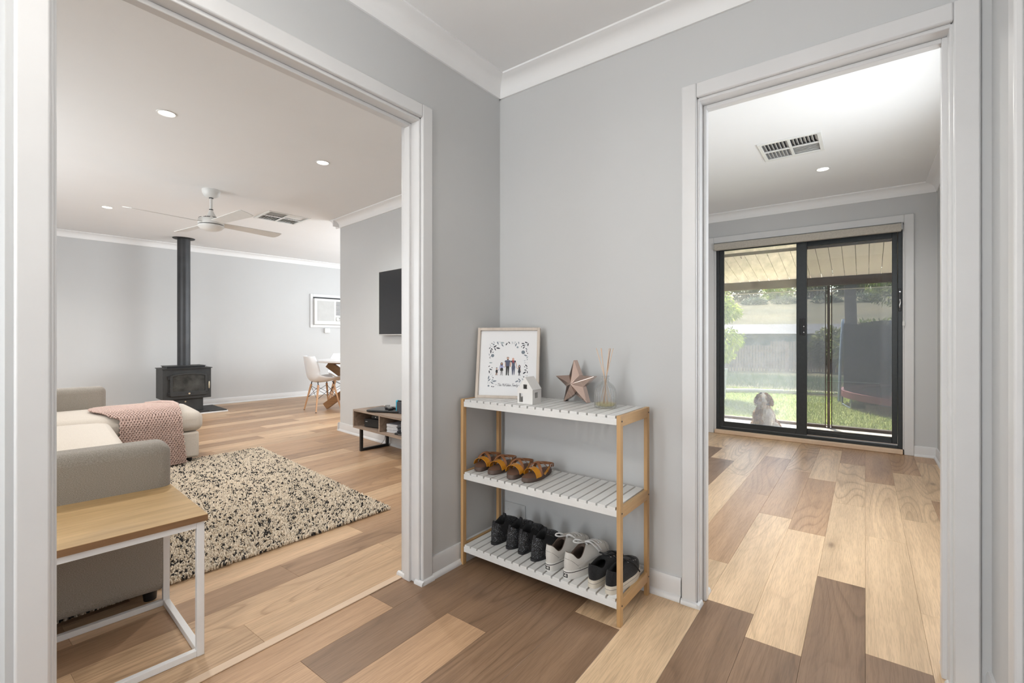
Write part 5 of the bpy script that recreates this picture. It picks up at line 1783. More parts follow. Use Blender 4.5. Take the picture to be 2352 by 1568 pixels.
con = thing('tv_console', 'low grey-brown board media console on black metal legs', 'media console', (-2.372, 0.706, 0), R(-5))
CW, CD, CZ0, CZ1, ct = 0.92, 0.33, 0.212, 0.388, 0.017
bx('top_panel', M['barn'], con, 0, CW, 0, CD, CZ1 - ct, CZ1, 0.001)
bx('bottom_panel', M['barn'], con, 0, CW, 0, CD, CZ0, CZ0 + ct, 0.001)
bx('end_panel', M['barn'], con, 0, ct, 0, CD, CZ0 + ct, CZ1 - ct)
bx('end_panel', M['barn'], con, CW - ct, CW, 0, CD, CZ0 + ct, CZ1 - ct)
bx('divider', M['barn'], con, 0.445, 0.445 + ct, 0.002, CD, CZ0 + ct, CZ1 - ct)
bx('back_panel', M['barn'], con, ct, CW - ct, CD - 0.008, CD - 0.002, CZ0 + ct, CZ1 - ct)
for lx in (0.100, CW - 0.125):
    lg = MB().box(lx, lx + 0.025, 0.012, 0.037, 0.0, CZ0).build('leg_frame', M['blackmetal'], con, bevel=0.001)
    MB().box(lx, lx + 0.025, CD - 0.035, CD - 0.010, 0.0, CZ0).build('upright', M['blackmetal'], lg, bevel=0.001)
    MB().box(lx, lx + 0.025, 0.037, CD - 0.035, 0.0, 0.025).build('foot_rail', M['blackmetal'], lg, bevel=0.001)
cm = con.matrix_basis.copy()
cm = Matrix.Translation((-2.372, 0.706, 0)) @ Matrix.Rotation(R(-5), 4, 'Z')
def CP(x, y, z): return tuple(cm @ Vector((x, y, z)))
bt = thing('laptop', 'closed flat black device lying on top of the media console', 'device', CP(0.355, 0.165, CZ1 + 0.0005), R(22))
m = MB(); m.box(-0.165, 0.165, -0.115, 0.115, 0.004, 0.020)
m.build('body', M['black'], bt, bevel=0.006, smooth=40)
bx('lid', pmat('satin_black', (0.03, 0.03, 0.032), 0.28), bt, -0.162, 0.162, -0.112, 0.112, 0.0202, 0.0215, 0.001)
for fx_ in (-0.13, 0.13):
    for fy_ in (-0.08, 0.08): MB().cyl((fx_, fy_, 0), (fx_, fy_, 0.005), 0.008, n=10).build('foot', M['black'], bt)
def remote(label, x, y, z, rz, ln=0.17):
    t = thing('remote_control', label, 'remote', CP(x, y, z), rz, 'remote controls on the media console')
    MB().box(-ln / 2, ln / 2, -0.022, 0.022, 0.0, 0.016).build('body', M['black'], t, bevel=0.006, seg=3, smooth=50)
    for i in range(6):
        for j in range(3):
            if (i * 3 + j) % 4 == 3: continue
            MB().cyl((-ln * 0.36 + i * ln * 0.13, (j - 1) * 0.011, 0.0155), (-ln * 0.36 + i * ln * 0.13, (j - 1) * 0.011, 0.0182), 0.0035, n=8).build('button', M['plastic_grey'], t)
zz = CZ1 + 0.0225
remote('black remote control lowest and leftmost on the flat black device', 0.300, 0.190, zz, R(-38))
remote('black remote control in the middle of the flat black device', 0.368, 0.160, zz, R(-25))
remote('black remote control at the right of the three on the flat black device', 0.425, 0.205, zz, R(-12), 0.15)
sw = thing('console_dock', 'dark game console standing in its dock with a blue side controller', 'game console', CP(0.595, 0.175, CZ1 + 0.0005), R(3))
bx('dock', pmat('dock_charcoal', srgb(62, 64, 70), 0.5), sw, -0.075, 0.100, -0.028, 0.028, 0, 0.105, 0.004, smooth=40)
bx('tablet', M['black'], sw, -0.080, 0.100, -0.007, 0.007, 0.012, 0.116, 0.002)
jc = bx('blue_controller', pmat('neon_blue', srgb(42, 170, 200), 0.4), sw, -0.102, -0.081, -0.014, 0.014, 0.012, 0.116, 0.006, 3, smooth=50)
MB().cyl((-0.1035, 0, 0.088), (-0.098, 0, 0.088), 0.008, n=12).build('thumb_stick', M['black'], jc)
for zz_ in (0.040, 0.052, 0.064):
    MB().cyl((-0.1028, 0, zz_), (-0.100, 0, zz_), 0.0035, n=8).build('button', M['black'], jc)
m = MB()
for s in (-1, 1):
    m.tube([(0.008 + s * 0.0045, -0.0285, 0.042), (0.008 + s * 0.010, -0.0285, 0.044), (0.008 + s * 0.0115, -0.0285, 0.052), (0.008 + s * 0.010, -0.0285, 0.060), (0.008 + s * 0.0045, -0.0285, 0.062)], 0.0008, 5)
m.build('dock_emblem', M['black'], sw)
stb2 = thing('set_top_box', 'large black recorder box in the left cubby of the media console', 'set-top box', CP(0.245, 0.17, CZ0 + ct + 0.0005), R(8))
bx('body', M['black'], stb2, -0.135, 0.135, -0.10, 0.10, 0.003, 0.078, 0.006, smooth=40)
bx('front_panel', pmat('piano_black', (0.022, 0.022, 0.024), 0.18), stb2, -0.133, 0.133, -0.1025, -0.0995, 0.006, 0.074, 0.002)
for fx_ in (-0.11, 0.11): bx('foot', M['black'], stb2, fx_ - .01, fx_ + .01, -0.08, 0.08, 0, 0.004)
bx('logo', M['plastic_grey'], stb2, -0.118, -0.092, -0.1032, -0.1024, 0.052, 0.057)
ap = thing('media_player', 'small black media player stacked on the recorder box in the console', 'media player', CP(0.262, 0.17, CZ0 + ct + 0.079), R(6))
bx('body', M['black'], ap, -0.085, 0.085, -0.075, 0.075, 0.0, 0.038, 0.008, 3, smooth=50)
MB().lathe([(0, 0), (0.006, 0.0005), (0, 0.0008)], 12, (-0.025, -0.0754, 0.018), ax=Matrix.Rotation(R(90), 4, 'X')).build('logo', M['plastic_white'], ap)
for k, (dx, c_, rz) in enumerate(((0, srgb(196, 198, 204), 3), (0.004, srgb(150, 152, 160), -2), (-0.004, srgb(206, 206, 210), 4), (0.003, srgb(120, 122, 130), 1), (0.0, srgb(200, 202, 206), -3), (-0.002, srgb(176, 178, 186), 2))):
    g_ = thing('game_case', 'slim grey disc case, number %s from the bottom of the stack in the right cubby' % ('one', 'two', 'three', 'four', 'five', 'six')[k], 'disc case', CP(0.560 + dx, 0.14, CZ0 + ct + 0.0005 + k * 0.0128), R(rz + 4), 'disc cases stacked in the media console')
    bx('case', pmat('case_plastic_%d' % k, c_, 0.3, var=0.05), g_, -0.068, 0.068, -0.085, 0.085, 0, 0.0122, 0.002)
    bx('cover_sheet', M['paper'], g_, -0.0665, 0.0665, -0.0855, -0.0845, 0.002, 0.0100)
wb = thing('white_box', 'small white carton standing beside the disc cases in the console', 'box', CP(0.715, 0.16, CZ0 + ct + 0.018), R(3))
bx('carton', M['paper'], wb, -0.052, 0.075, -0.07, 0.07, 0, 0.092, 0.001)
bx('lid_seam', M['plastic_grey'], wb, -0.0525, 0.0755, -0.0705, 0.0705, 0.078, 0.0788)
fb = thing('disc_player', 'flat black disc player under the white carton in the console', 'disc player', CP(0.735, 0.15, CZ0 + ct + 0.0005), R(3))
bx('body', M['black'], fb, -0.095, 0.13, -0.11, 0.10, 0, 0.0165, 0.002)
bx('tray_slot', M['plastic_grey'], fb, -0.05, 0.09, -0.1108, -0.1098, 0.007, 0.009)
cb = MB().tube([CP(0.085, 0.322, 0.225), CP(0.082, 0.326, 0.16), CP(0.074, 0.312, 0.10), CP(0.080, 0.29, 0.05), CP(0.086, 0.26, 0.028), CP(0.095, 0.235, 0.006)], [0.002] * 6, 6).build('power_cable', M['blackmetal'], None, smooth=60)
tag(cb, 'thin black power cable hanging below the media console', 'cable')
# ------------------------------------------------------------------ sliding glass door of the right-hand room
door3 = thing('door_3', None, None, (0, 0, 0), kind='structure')
def dbox(nm, x0, x1, y0, y1, z0, z1, parent=None, mat=None, bev=0.0025):
    return bx(nm, mat or M['doorframe'], parent or door3, x0, x1, y0, y1, z0, z1, bev, smooth=40)
# white architrave on the room face, timber sill strip
Y0 = 3.65
dbox('architrave', 0.122, 0.192, Y0 - 0.018, Y0, 0.0, 2.205, mat=M['trim'], bev=0.004)
dbox('architrave', 1.842, 1.912, Y0 - 0.018, Y0, 0.0, 2.205, mat=M['trim'], bev=0.004)
dbox('architrave', 0.192, 1.842, Y0 - 0.018, Y0, 2.135, 2.205, mat=M['trim'], bev=0.004)
dbox('reveal', 0.200, 0.212, Y0, 3.72, 0.045, 2.125, mat=M['trim'])
dbox('reveal', 1.833, 1.845, Y0, 3.72, 0.045, 2.125, mat=M['trim'])
dbox('sill_strip', 0.200, 1.835, Y0 - 0.030, 3.665, 0.0, 0.046, mat=M['strip'], bev=0.008)
dbox('sill', 0.200, 1.845, 3.665, 3.80, -0.03, 0.046, mat=M['doorframe'])
F0, F1 = 3.665, 3.775
dbox('outer_frame', 0.212, 0.245, F0, F1, 0.046, 2.125)
dbox('outer_frame', 1.800, 1.833, F0, F1, 0.046, 2.125)
dbox('outer_frame', 0.245, 1.800, F0, F1, 2.075, 2.125)
dbox('outer_frame', 0.245, 1.800, F0, F1, 0.046, 0.072)
for yy in (3.693, 3.722, 3.751):
    dbox('track_rail', 0.245, 1.800, yy, yy + 0.004, 0.072, 0.082, mat=M['chrome'], bev=0)
clear = glassmat('door_glass', (0.97, 0.985, 0.985), dust=0.20)
def sash(x0, x1, y0, y1, st0, st1, bot, glass, nm, top=2.012):
    s = dbox(nm, x0, x0 + st0, y0, y1, 0.080, 2.072)
    dbox('stile', x1 - st1, x1, y0, y1, 0.080, 2.072, s)
    dbox('bottom_rail', x0 + st0, x1 - st1, y0 + 0.001, y1 - 0.001, 0.080, bot, s)
    dbox('top_rail', x0 + st0, x1 - st1, y0 + 0.001, y1 - 0.001, top, 2.072, s)
    ym = (y0 + y1) / 2
    bx('glass_pane', glass, s, x0 + st0 - 0.006, x1 - st1 + 0.006, ym - 0.0025, ym + 0.0025, bot - 0.006, top + 0.006)
    return s
sl = sash(0.247, 1.082, 3.668, 3.696, 0.045, 0.092, 0.135, clear, 'sliding_sash', 2.046)
sr = sash(0.990, 1.798, 3.702, 3.728, 0.060, 0.040, 0.118, glassmat('fixed_glass', (0.97, 0.985, 0.985), dust=0.006), 'fixed_sash')
# pull handle on the meeting stile
hd = MB()
hd.box(1.028, 1.033, 3.640, 3.668, 1.105, 1.118); hd.box(1.028, 1.033, 3.640, 3.668, 1.258, 1.271)
hd.box(1.026, 1.035, 3.636, 3.645, 1.105, 1.271)
hd.build('pull_handle', M['black'], sl, bevel=0.002)
bx('lock_plate', M['black'], sl, 1.044, 1.068, 3.664, 3.669, 1.10, 1.27, 0.002)
for z_ in (1.13, 1.19): MB().cyl((1.056, 3.6625, z_), (1.056, 3.6645, z_), 0.005, n=10).build('screw', M['chrome'], sl)
# insect-screen door outside the right half
scr = meshmat('insect_screen', (0.010, 0.010, 0.010), 0.58, 0.1, 1400)
s = dbox('screen_door', 0.985, 1.010, 3.736, 3.754, 0.084, 2.070)
dbox('stile', 1.766, 1.797, 3.736, 3.754, 0.084, 2.070, s)
dbox('top_rail', 1.010, 1.766, 3.737, 3.753, 2.020, 2.070, s)
dbox('bottom_rail', 1.010, 1.766, 3.737, 3.753, 0.084, 0.135, s)
bx('screen_mesh', scr, s, 1.008, 1.768, 3.7445, 3.7455, 0.133, 2.022)
lk = bx('latch_plate', M['black'], door3, 1.803, 1.824, 3.657, 3.666, 1.32, 1.53, 0.004, smooth=40)
MB().cyl((1.813, 3.652, 1.50), (1.813, 3.657, 1.50), 0.006, n=12).build('screw', M['chrome'], lk)
m = MB(); m.tube([(1.813, 3.650, 1.43), (1.816, 3.645, 1.40), (1.811, 3.645, 1.37), (1.813, 3.650, 1.355)], 0.006, 8)
m.build('key', M['chrome'], lk, smooth=50)

# roller blind rolled up in the head of the opening
rb_ = thing('roller_blind', 'beige roller blind rolled up above the glass sliding door', 'blind', (0.196, 3.632, 2.085))
bl_m = fabric('blind_fabric', srgb(176, 170, 160), srgb(196, 190, 180), 300, 0.15)
MB().box(0.004, 1.626, -0.032, 0.012, -0.034, 0.040).build('fascia', bl_m, rb_, bevel=0.006, smooth=40)
for x0 in (-0.004, 1.626):
    bx('end_bracket', M['plastic_grey'], rb_, x0, x0 + 0.008, -0.03, 0.017, -0.02, 0.046)
m = MB()
ch = []
for k in range(60):
    z = 0.0 - k * 0.0155
    ch.append((1.640, -0.016, z))
m.tube([(1.640, -0.016, 0.02), (1.641, -0.016, -0.45), (1.640, -0.014, -0.90), (1.643, -0.020, -0.93), (1.647, -0.016, -0.90), (1.647, -0.016, 0.02)], 0.0017, 6)
m.build('bead_chain', M['plastic_white'], rb_, smooth=60)
bx('chain_holder', M['plastic_white'], rb_, 1.634, 1.652, -0.014, 0.0, -0.90, -0.86, 0.002)

# ------------------------------------------------------------------ outside: paving, lawn, patio roof, blinds
def vcolmat(name, attr, rough=0.9, transl=0.0, spec=0.2):
    t = NT(name)
    b = t.bsdf(None, rough, 0, spec)
    a = t.n('ShaderNodeAttribute'); a.attribute_name = attr
    t.l(a.outputs['Color'], b.inputs['Base Color'])
    if transl:
        tl = t.n('ShaderNodeBsdfTranslucent'); t.l(a.outputs['Color'], tl.inputs[0])
        ms = t.n('ShaderNodeMixShader'); ms.inputs[0].default_value = transl
        t.l(b.outputs[0], ms.inputs[1]); t.l(tl.outputs[0], ms.inputs[2]); t.l(ms.outputs[0], t.out.inputs[0])
    return t.mat
ZG = -0.12
pave = struct(bx('patio_paving', pmat('patio_concrete', srgb(222, 212, 198), 0.85, var=0.1, scale=6), None, -4.5, 6.0, 3.80, 5.62, ZG - 0.1, ZG))
edge = struct(bx('patio_edge', pmat('patio_edging', srgb(88, 80, 72), 0.8, var=0.2), None, -4.5, 6.0, 5.625, 5.72, ZG - 0.1, ZG + 0.012, 0.004))

def np_mesh(name, vs, quads=None, tris=None, cols=None, mat=None, attr='tint', smooth=False):
    me = bpy.data.meshes.new(name)
    vs = np.asarray(vs, dtype=np.float32).reshape(-1, 3)
    me.vertices.add(len(vs)); me.vertices.foreach_set('co', vs.reshape(-1))
    nq = 0 if quads is None else len(quads); nt_ = 0 if tris is None else len(tris)
    parts = []
    if nq: parts.append(np.asarray(quads).reshape(-1))
    if nt_: parts.append(np.asarray(tris).reshape(-1))
    me.loops.add(nq * 4 + nt_ * 3); me.loops.foreach_set('vertex_index', np.concatenate(parts).astype(np.int32))
    me.polygons.add(nq + nt_)
    me.polygons.foreach_set('loop_start', np.concatenate([np.arange(nq) * 4, nq * 4 + np.arange(nt_) * 3]).astype(np.int32))
    if cols is not None:
        c = np.ones((len(vs), 4), dtype=np.float32); c[:, :3] = cols
        a = me.color_attributes.new(attr, 'FLOAT_COLOR', 'POINT'); a.data.foreach_set('color', c.reshape(-1))
    if mat: me.materials.append(mat)
    me.update(calc_edges=True)
    if smooth: me.polygons.foreach_set('use_smooth', np.ones(nq + nt_, dtype=bool))
    return me
def np_obj(name, me, parent=None):
    o = bpy.data.objects.new(name, me); COL.objects.link(o)
    if parent: o.parent = parent
    return o

def terrain_z(x, y):
    z = ZG - 0.03
    if y > 9.6: z -= 0.60 * min(1, (y - 9.6) / 13.0)
    if y > 33: z += 0.235 * min(12.0, y - 33) + 0.107 * max(0, y - 45) + 0.02 * max(0, y - 80)
    if y > 9.6: z += 0.12 * mnoise.noise(Vector((x * .15, y * .15, 0)))
    return z
GR = NT('lawn_soil')
gb_ = GR.bsdf(None, 0.95, 0, 0.1)
gv = GR.coords()
GR.l(GR.mix(GR.ramp(GR.noise(gv, 2.2, 4, 0.7), [(0.3, srgb(104, 122, 62)), (0.7, srgb(168, 174, 104))]), GR.ramp(GR.noise(gv, 60, 3, 0.7), [(0.35, srgb(90, 104, 50)), (0.7, srgb(176, 178, 112))]), 0.5), gb_.inputs['Base Color'])
ys = [5.72, 6.5, 7.5, 8.5, 9.6]
m = MB().grid(lambda u, v: Vector((-9 + 22 * u, ys[round(v * 4)], terrain_z(-9 + 22 * u, ys[round(v * 4)]))), 12, 5)
lawn_o = struct(m.build('lawn', GR.mat, None, smooth=60))
DG = NT('dry_hill_grass')
gb_ = DG.bsdf(None, 0.95, 0, 0.1)
gv = DG.coords()
DG.l(DG.mix(DG.ramp(DG.noise(DG.coords((0.06, 0.12, 0.3)), 1.6, 5, 0.6), [(0.36, srgb(54, 60, 44)), (0.62, srgb(104, 96, 72))]), DG.ramp(DG.noise(gv, 1.4, 5, 0.75), [(0.3, srgb(46, 52, 36)), (0.7, srgb(112, 102, 78))]), 0.5), gb_.inputs['Base Color'])
m = MB().grid(lambda u, v: Vector((-60 + 110 * u, 9.6 + 110 * v ** 1.5, terrain_z(-60 + 110 * u, 9.6 + 110 * v ** 1.5))), 36, 60)
struct(m.build('hill', DG.mat, None, smooth=60))

GRB = vcolmat('grass_blade', 'tint', 0.7, 0.35)
def grass(n, x0, x1, y0, y1, h0, h1, seed, palette):
    r_ = np.random.RandomState(seed)
    x = r_.uniform(x0, x1, n); y = r_.uniform(y0, y1, n)
    z = np.array([terrain_z(a, b) for a, b in zip(x, y)])
    a = r_.uniform(0, PI, n); h = r_.uniform(h0, h1, n); w = r_.uniform(0.002, 0.005, n) * (1 + (y - y0) * 0.12)
    lx, ly = r_.normal(0, .4, n) * h, r_.normal(0, .4, n) * h
    vs = np.zeros((n, 3, 3))
    vs[:, 0] = np.stack([x - np.cos(a) * w, y - np.sin(a) * w, z], 1); vs[:, 1] = np.stack([x + np.cos(a) * w, y + np.sin(a) * w, z], 1)
    vs[:, 2] = np.stack([x + lx, y + ly, z + h], 1)
    pal = np.array(palette); c = pal[r_.randint(0, len(pal), n)] * r_.uniform(.75, 1.15, n)[:, None]
    cols = np.repeat(c[:, None, :], 3, 1).reshape(-1, 3)
    return np_mesh('grass', vs, None, np.arange(n * 3).reshape(-1, 3), cols, GRB)
g1 = np_obj('grass', grass(42000, -1.6, 4.2, 5.73, 9.9, 0.02, 0.05, 5, [srgb(120, 146, 64), srgb(160, 176, 92), srgb(186, 190, 120), srgb(98, 124, 52)]))
tag(g1, 'short sunlit lawn grass beyond the patio edge', 'grass', kind='stuff')
g2 = np_obj('grass', grass(16000, -5.5, 4.5, 9.9, 22, 0.10, 0.30, 6, [srgb(82, 100, 74), srgb(104, 118, 92), srgb(66, 86, 62)]))  # darker greens put the slope's shade into the blade colours
tag(g2, 'longer shaded grass on the slope below the lawn', 'grass', kind='stuff')

# lawn edging kerb at the far side
kb_ = MB()
pts = [(-1.3, 8.75), (-0.9, 9.2), (-0.4, 9.55), (0.4, 9.75), (1.2, 9.88), (2.6, 9.92)]
kb_.tube([(x, y, ZG + 0.01) for x, y in pts], 0.05, 8)
struct(kb_.build('kerb', pmat('pale_kerb', srgb(196, 190, 176), 0.9, var=0.1), None, smooth=60))

# patio roof
proof = thing('patio_roof', 'sloping patio roof of cream panels on dark brown beams outside the glass door', 'patio roof', (0, 0, 0))
brown = pmat('brown_painted_steel', srgb(62, 44, 32), 0.5, var=0.15, scale=20)
cream = pmat('cream_roof_sheet', srgb(246, 236, 224), 0.6, var=0.03)
bx('eave_soffit', cream, proof, -3.0, 5.0, 3.80, 4.40, 2.126, 2.138)
bx('house_fascia', brown, proof, -3.0, 5.0, 4.385, 4.40, 2.090, 2.126, 0.002)
bx('outer_beam', brown, proof, -3.0, 5.0, 5.46, 5.53, 1.762, 1.872, 0.003)
px = -0.012 - 0.1235 * 22
z_in, z_out = 2.098, 1.885
ang = math.atan2(z_in - z_out, 1.14)
npan = 56
sheet = MB()
sheet.add([(0.0025, 4.395, z_in), (0.121, 4.395, z_in), (0.121, 5.62, 1.842), (0.0025, 5.62, 1.842), (0.0025, 4.395, z_in + 0.02), (0.121, 4.395, z_in + 0.02), (0.121, 5.62, 1.862), (0.0025, 5.62, 1.862)],
          [(0, 3, 2, 1), (4, 5, 6, 7), (0, 1, 5, 4), (1, 2, 6, 5), (2, 3, 7, 6), (3, 0, 4, 7)])
sme = sheet.mesh('roof_panel', cream)
for k in range(npan):
    o = bpy.data.objects.new('roof_panel', sme); COL.objects.link(o); o.parent = proof
    o.location = (px + k * 0.1235, 0, 0)
bx('roof_skin', brown, proof, -3.0, 5.0, 4.40, 5.46, 2.17, 2.18)
rs = proof.children[-1]
rs.rotation_euler = (-ang, 0, 0)
rs.location = (0, 4.40 - 4.40 * math.cos(ang) - 2.17 * math.sin(ang), 2.145 - 2.17 * math.cos(ang) + 4.40 * math.sin(ang))
post = bx('post', brown, proof, 1.157, 1.188, 5.478, 5.510, ZG, 1.765, 0.002)
bx('base_plate', brown, post, 1.135, 1.210, 5.455, 5.533, ZG, ZG + 0.008)
for z_ in (0.35, 0.95, 1.45): MB().cyl((1.172, 5.472, z_), (1.172, 5.479, z_), 0.005, n=8).build('bolt', M['chrome'], post)
for xx in (0.33, 0.62): 
    m = MB(); m.tube([(xx, 4.372, 2.078), (xx, 4.366, 2.062), (xx + .008, 4.366, 2.052), (xx + .012, 4.366, 2.060)], 0.003, 6)
    m.build('cup_hook', brown, proof)

# drop-down mesh blinds between the posts
blm = meshmat('patio_blind_mesh', (0.085, 0.09, 0.10), 0.62, 0.50, 900)
def patio_blind(label, x0, x1):
    t = thing('patio_blind', label, 'outdoor blind', (x0, 5.495, 0), 0, 'pull-down mesh blinds on the patio')
    wd = x1 - x0
    bx('mesh_panel', blm, t, 0.012, wd - 0.012, -0.0005, 0.0005, ZG + 0.035, 1.762)
    for xx in (0.0, wd - 0.012): bx('edge_strip', brown, t, xx, xx + 0.012, -0.004, 0.004, ZG + 0.02, 1.762)
    bx('bottom_bar', brown, t, 0.0, wd, -0.014, 0.014, ZG + 0.002, ZG + 0.036, 0.004)
    m = MB(); m.box(0.012, wd - 0.012, -0.002, 0.002, 1.70, 1.712); m.build('seam', M['canvas_grey'], t)
patio_blind('grey mesh patio blind left of the brown post, glowing in the sun', -1.90, 1.145)
patio_blind('grey mesh patio blind right of the brown post, dark trampoline behind it', 1.199, 4.2)

# paling fence down the slope
fence = thing('paling_fence', 'weathered timber paling fence beyond the lawn', 'fence', (0, 0, 0))
fm = woodmat('weathered_paling', srgb(112, 94, 82), srgb(168, 150, 134), 2, 0.9, 10, 40, 0.3)
def fline(x): return 24.85 + (x + 4.45) * 0.73
m = MB(); x = -7.0
while x < 6.5:
    y = fline(x); z0 = terrain_z(x, y) - 0.1
    top = (0.66 if x < -2.6 else 0.86) + rng.uniform(-.03, .03)
    m.box(x, x + 0.10, y - 0.01, y + 0.01, z0, top)
    x += 0.122
pl_ = m.build('palings', fm, fence); pl_['kind'] = 'stuff'
for k in range(6):
    x = -7.0 + k * 2.6; y = fline(x) + 0.06
    MB().box(x, x + 0.12, y, y + 0.10, terrain_z(x, y) - 0.2, 0.74).build('post', fm, fence)
for zr in (-0.35, 0.35):
    MB().beam((-7, fline(-7) + 0.04, zr), (6.5, fline(6.5) + 0.04, zr), 0.04, 0.08).build('rail', fm, fence)

# neighbour's low roof line and shed behind the fence
ho = thing('neighbour_shed', 'low dark green shed just behind the paling fence', 'shed', (-6.2, 31.0, -0.7), R(20))
bx('wall', pmat('shed_green', srgb(70, 86, 80), 0.7, var=0.1), ho, -1.5, 7.5, 0, 3, 0, 2.0)
m = MB(); m.prism([(-0.3, 2.0), (3.3, 2.0), (1.5, 2.65)], -1.8, 7.8, lambda a, b, h: (h, a, b))
m.build('roof', pmat('zinc_roof', srgb(38, 46, 60), 0.7, 0.0, var=0.08), ho)

# ---- vegetation
LEAF = vcolmat('leaf', 'tint', 0.6, 0.45)
BARK = pmat('bark', srgb(88, 80, 74), 0.9, var=0.3, scale=8, bump=0.5, bscale=30, bdist=0.01)
def leaf_cloud(n, centres, size, palette, seed, droop=0.0, slim=0.35):
    """leaf blades around a list of (centre, radii) lobes"""
    r_ = np.random.RandomState(seed)
    C_ = np.array([c for c, _ in centres]); Rr = np.array([r for _, r in centres])
    vol = np.prod(Rr, 1) ** 0.8; idx = r_.choice(len(C_), n, p=vol / vol.sum())
    d = r_.normal(size=(n, 3)); d /= np.linalg.norm(d, axis=1)[:, None]
    rad = r_.uniform(0.25, 1.0, n) ** 0.45
    p = C_[idx] + d * rad[:, None] * Rr[idx]
    a = d + r_.normal(0, .7, (n, 3)); a[:, 2] -= droop
    a /= np.linalg.norm(a, axis=1)[:, None]
    s_ = r_.normal(size=(n, 3)); s_ -= (s_ * a).sum(1)[:, None] * a; s_ /= np.linalg.norm(s_, axis=1)[:, None]
    L_ = r_.uniform(.7, 1.3, n)[:, None] * size
    vs = np.stack([p, p + a * L_ * .5 + s_ * L_ * slim * .5, p + a * L_, p + a * L_ * .5 - s_ * L_ * slim * .5], 1)
    pal = np.array(palette); c = pal[r_.randint(0, len(pal), n)] * r_.uniform(.65, 1.2, n)[:, None]
    return np_mesh('foliage', vs, np.arange(n * 4).reshape(-1, 4), None, np.repeat(c[:, None], 4, 1).reshape(-1, 3), LEAF)
def tree(name, label, cat, loc, trunk, lobes, n, size, palette, seed, droop=0.0, slim=0.35, group=None):
    t = thing(name, label, cat, loc, 0, group)
    if trunk:
        m = MB()
        for path, rad in trunk: m.tube(path, rad, 10)
        m.build('trunk', BARK, t, smooth=60)
    o = np_obj('foliage', leaf_cloud(n, lobes, size, palette, seed, droop, slim), t)
    return t
G_SUN = [srgb(150, 172, 70), srgb(186, 200, 96), srgb(128, 150, 58), srgb(206, 212, 120)]
G_DARK = [srgb(62, 78, 48), srgb(84, 98, 60), srgb(104, 112, 70), srgb(120, 124, 84)]
G_OLIVE = [srgb(92, 102, 66), srgb(120, 126, 80), srgb(140, 142, 96), srgb(72, 82, 52)]
tree('weeping_shrub', 'bright green weeping shrub at the left edge of the sliding door view', 'shrub', (-1.0, 8.3, ZG), [([(0, 0, 0), (0.05, 0, 0.8), (0.1, 0, 1.6), (0.2, 0, 2.1)], [.05, .045, .035, .02])],
     [((0.30, -.1, 1.72), (.30, .35, .20)), ((0.22, -.1, 1.15), (.42, .40, .26)), ((-0.1, 0, 1.9), (.5, .5, .4)), ((0.1, 0, 0.85), (.34, .4, .16))], 5200, 0.085, G_SUN, 11, droop=1.2, slim=0.3)
tree('gum_tree', 'tall gum tree with a thick grey trunk behind the trampoline', 'tree', (1.24, 15.4, terrain_z(1.2, 15.4)), [([(0, 0, -.2), (0.0, 0, 1.0), (-0.03, 0, 2.4), (-0.10, 0, 4.5), (0.1, 0, 6.5)], [.22, .17, .155, .14, .08]), ([(0, 0, 3.0), (1.0, 0.2, 4.2), (2.2, 0.5, 5.2)], [.09, .07, .03]), ([(-.05, 0, 3.6), (-1.2, 0, 4.4), (-2.2, 0, 5.0)], [.08, .06, .03])],
     [((1.4, .4, 2.75), (1.0, .9, .34)), ((0.9, .4, 3.9), (1.6, 1.1, .9)), ((-1.3, 0, 4.0), (1.5, 1.0, 1.0)), ((2.6, .6, 4.6), (1.4, 1.0, .9)), ((0.2, 0, 5.8), (1.8, 1.3, 1.2))], 13000, 0.13, G_OLIVE, 12, droop=0.9, slim=0.28)
for k, (x, y, hgt, wd, sd) in enumerate(((1.9, 24, 2.5, 1.4, 1), (4.4, 26, 3.4, 2.0, 2), (6.6, 24, 3.0, 1.8, 3), (0.2, 27.5, 2.3, 1.0, 4), (8.6, 27, 3.8, 2.2, 5))):
    z = terrain_z(x, y)
    tree('garden_tree', ('bushy olive tree left of the gum trunk, behind the post', 'rounded dark tree right of the gum trunk', 'dark tree at the right end of the fence', 'small pale tree above the fence left of the post', 'tall dark tree far right behind the trampoline')[k], 'tree', (x, y, z),
         [([(0, 0, -.2), (0, 0, hgt * .5), (.1, 0, hgt * .8)], [.12, .1, .05])], [((0, 0, hgt * .62), (wd, wd * .8, hgt * .42)), ((wd * .5, 0, hgt * .5), (wd * .7, wd * .6, hgt * .33)), ((-wd * .5, .1, hgt * .48), (wd * .7, wd * .6, hgt * .33))], 4200, 0.20, G_DARK if k != 3 else G_OLIVE, 20 + sd, 0.5, 0.4, 'trees behind the fence')
RIDGE = ['wide tree at the far left end of the hill ridge', 'second tree from the left along the hill ridge', 'third tree from the left along the hill ridge', 'fourth tree from the left along the hill ridge', 'ridge tree seen above the left part of the left glass pane', 'ridge tree seen above the middle of the left glass pane', 'ridge tree seen above the right part of the left glass pane', 'ridge tree seen behind the meeting stile of the glass door', 'ridge tree seen just left of the brown patio post', 'ridge tree seen behind the gum trunk', 'rightmost tree along the hill ridge']
for k in range(11):
    x = -44 + k * 5.4 + rng.uniform(-.4, .4); y = 99 + rng.uniform(-6, 6)
    z = terrain_z(x, y); h = rng.uniform(3.0, 4.6)
    tree('ridge_tree', RIDGE[k], 'tree', (x, y, z), [([(0, 0, -.5), (0, 0, h * .5)], [.3, .2])], [((0, 0, h * .6), (2.2, 2, h * .42)), ((1.3, 0, h * .42), (1.4, 1.4, h * .34)), ((-1.3, 0, h * .4), (1.4, 1.4, h * .36))], 1500, 0.5, G_DARK if k % 3 else G_SUN, 40 + k, 0.4, 0.5, 'trees along the hill ridge')
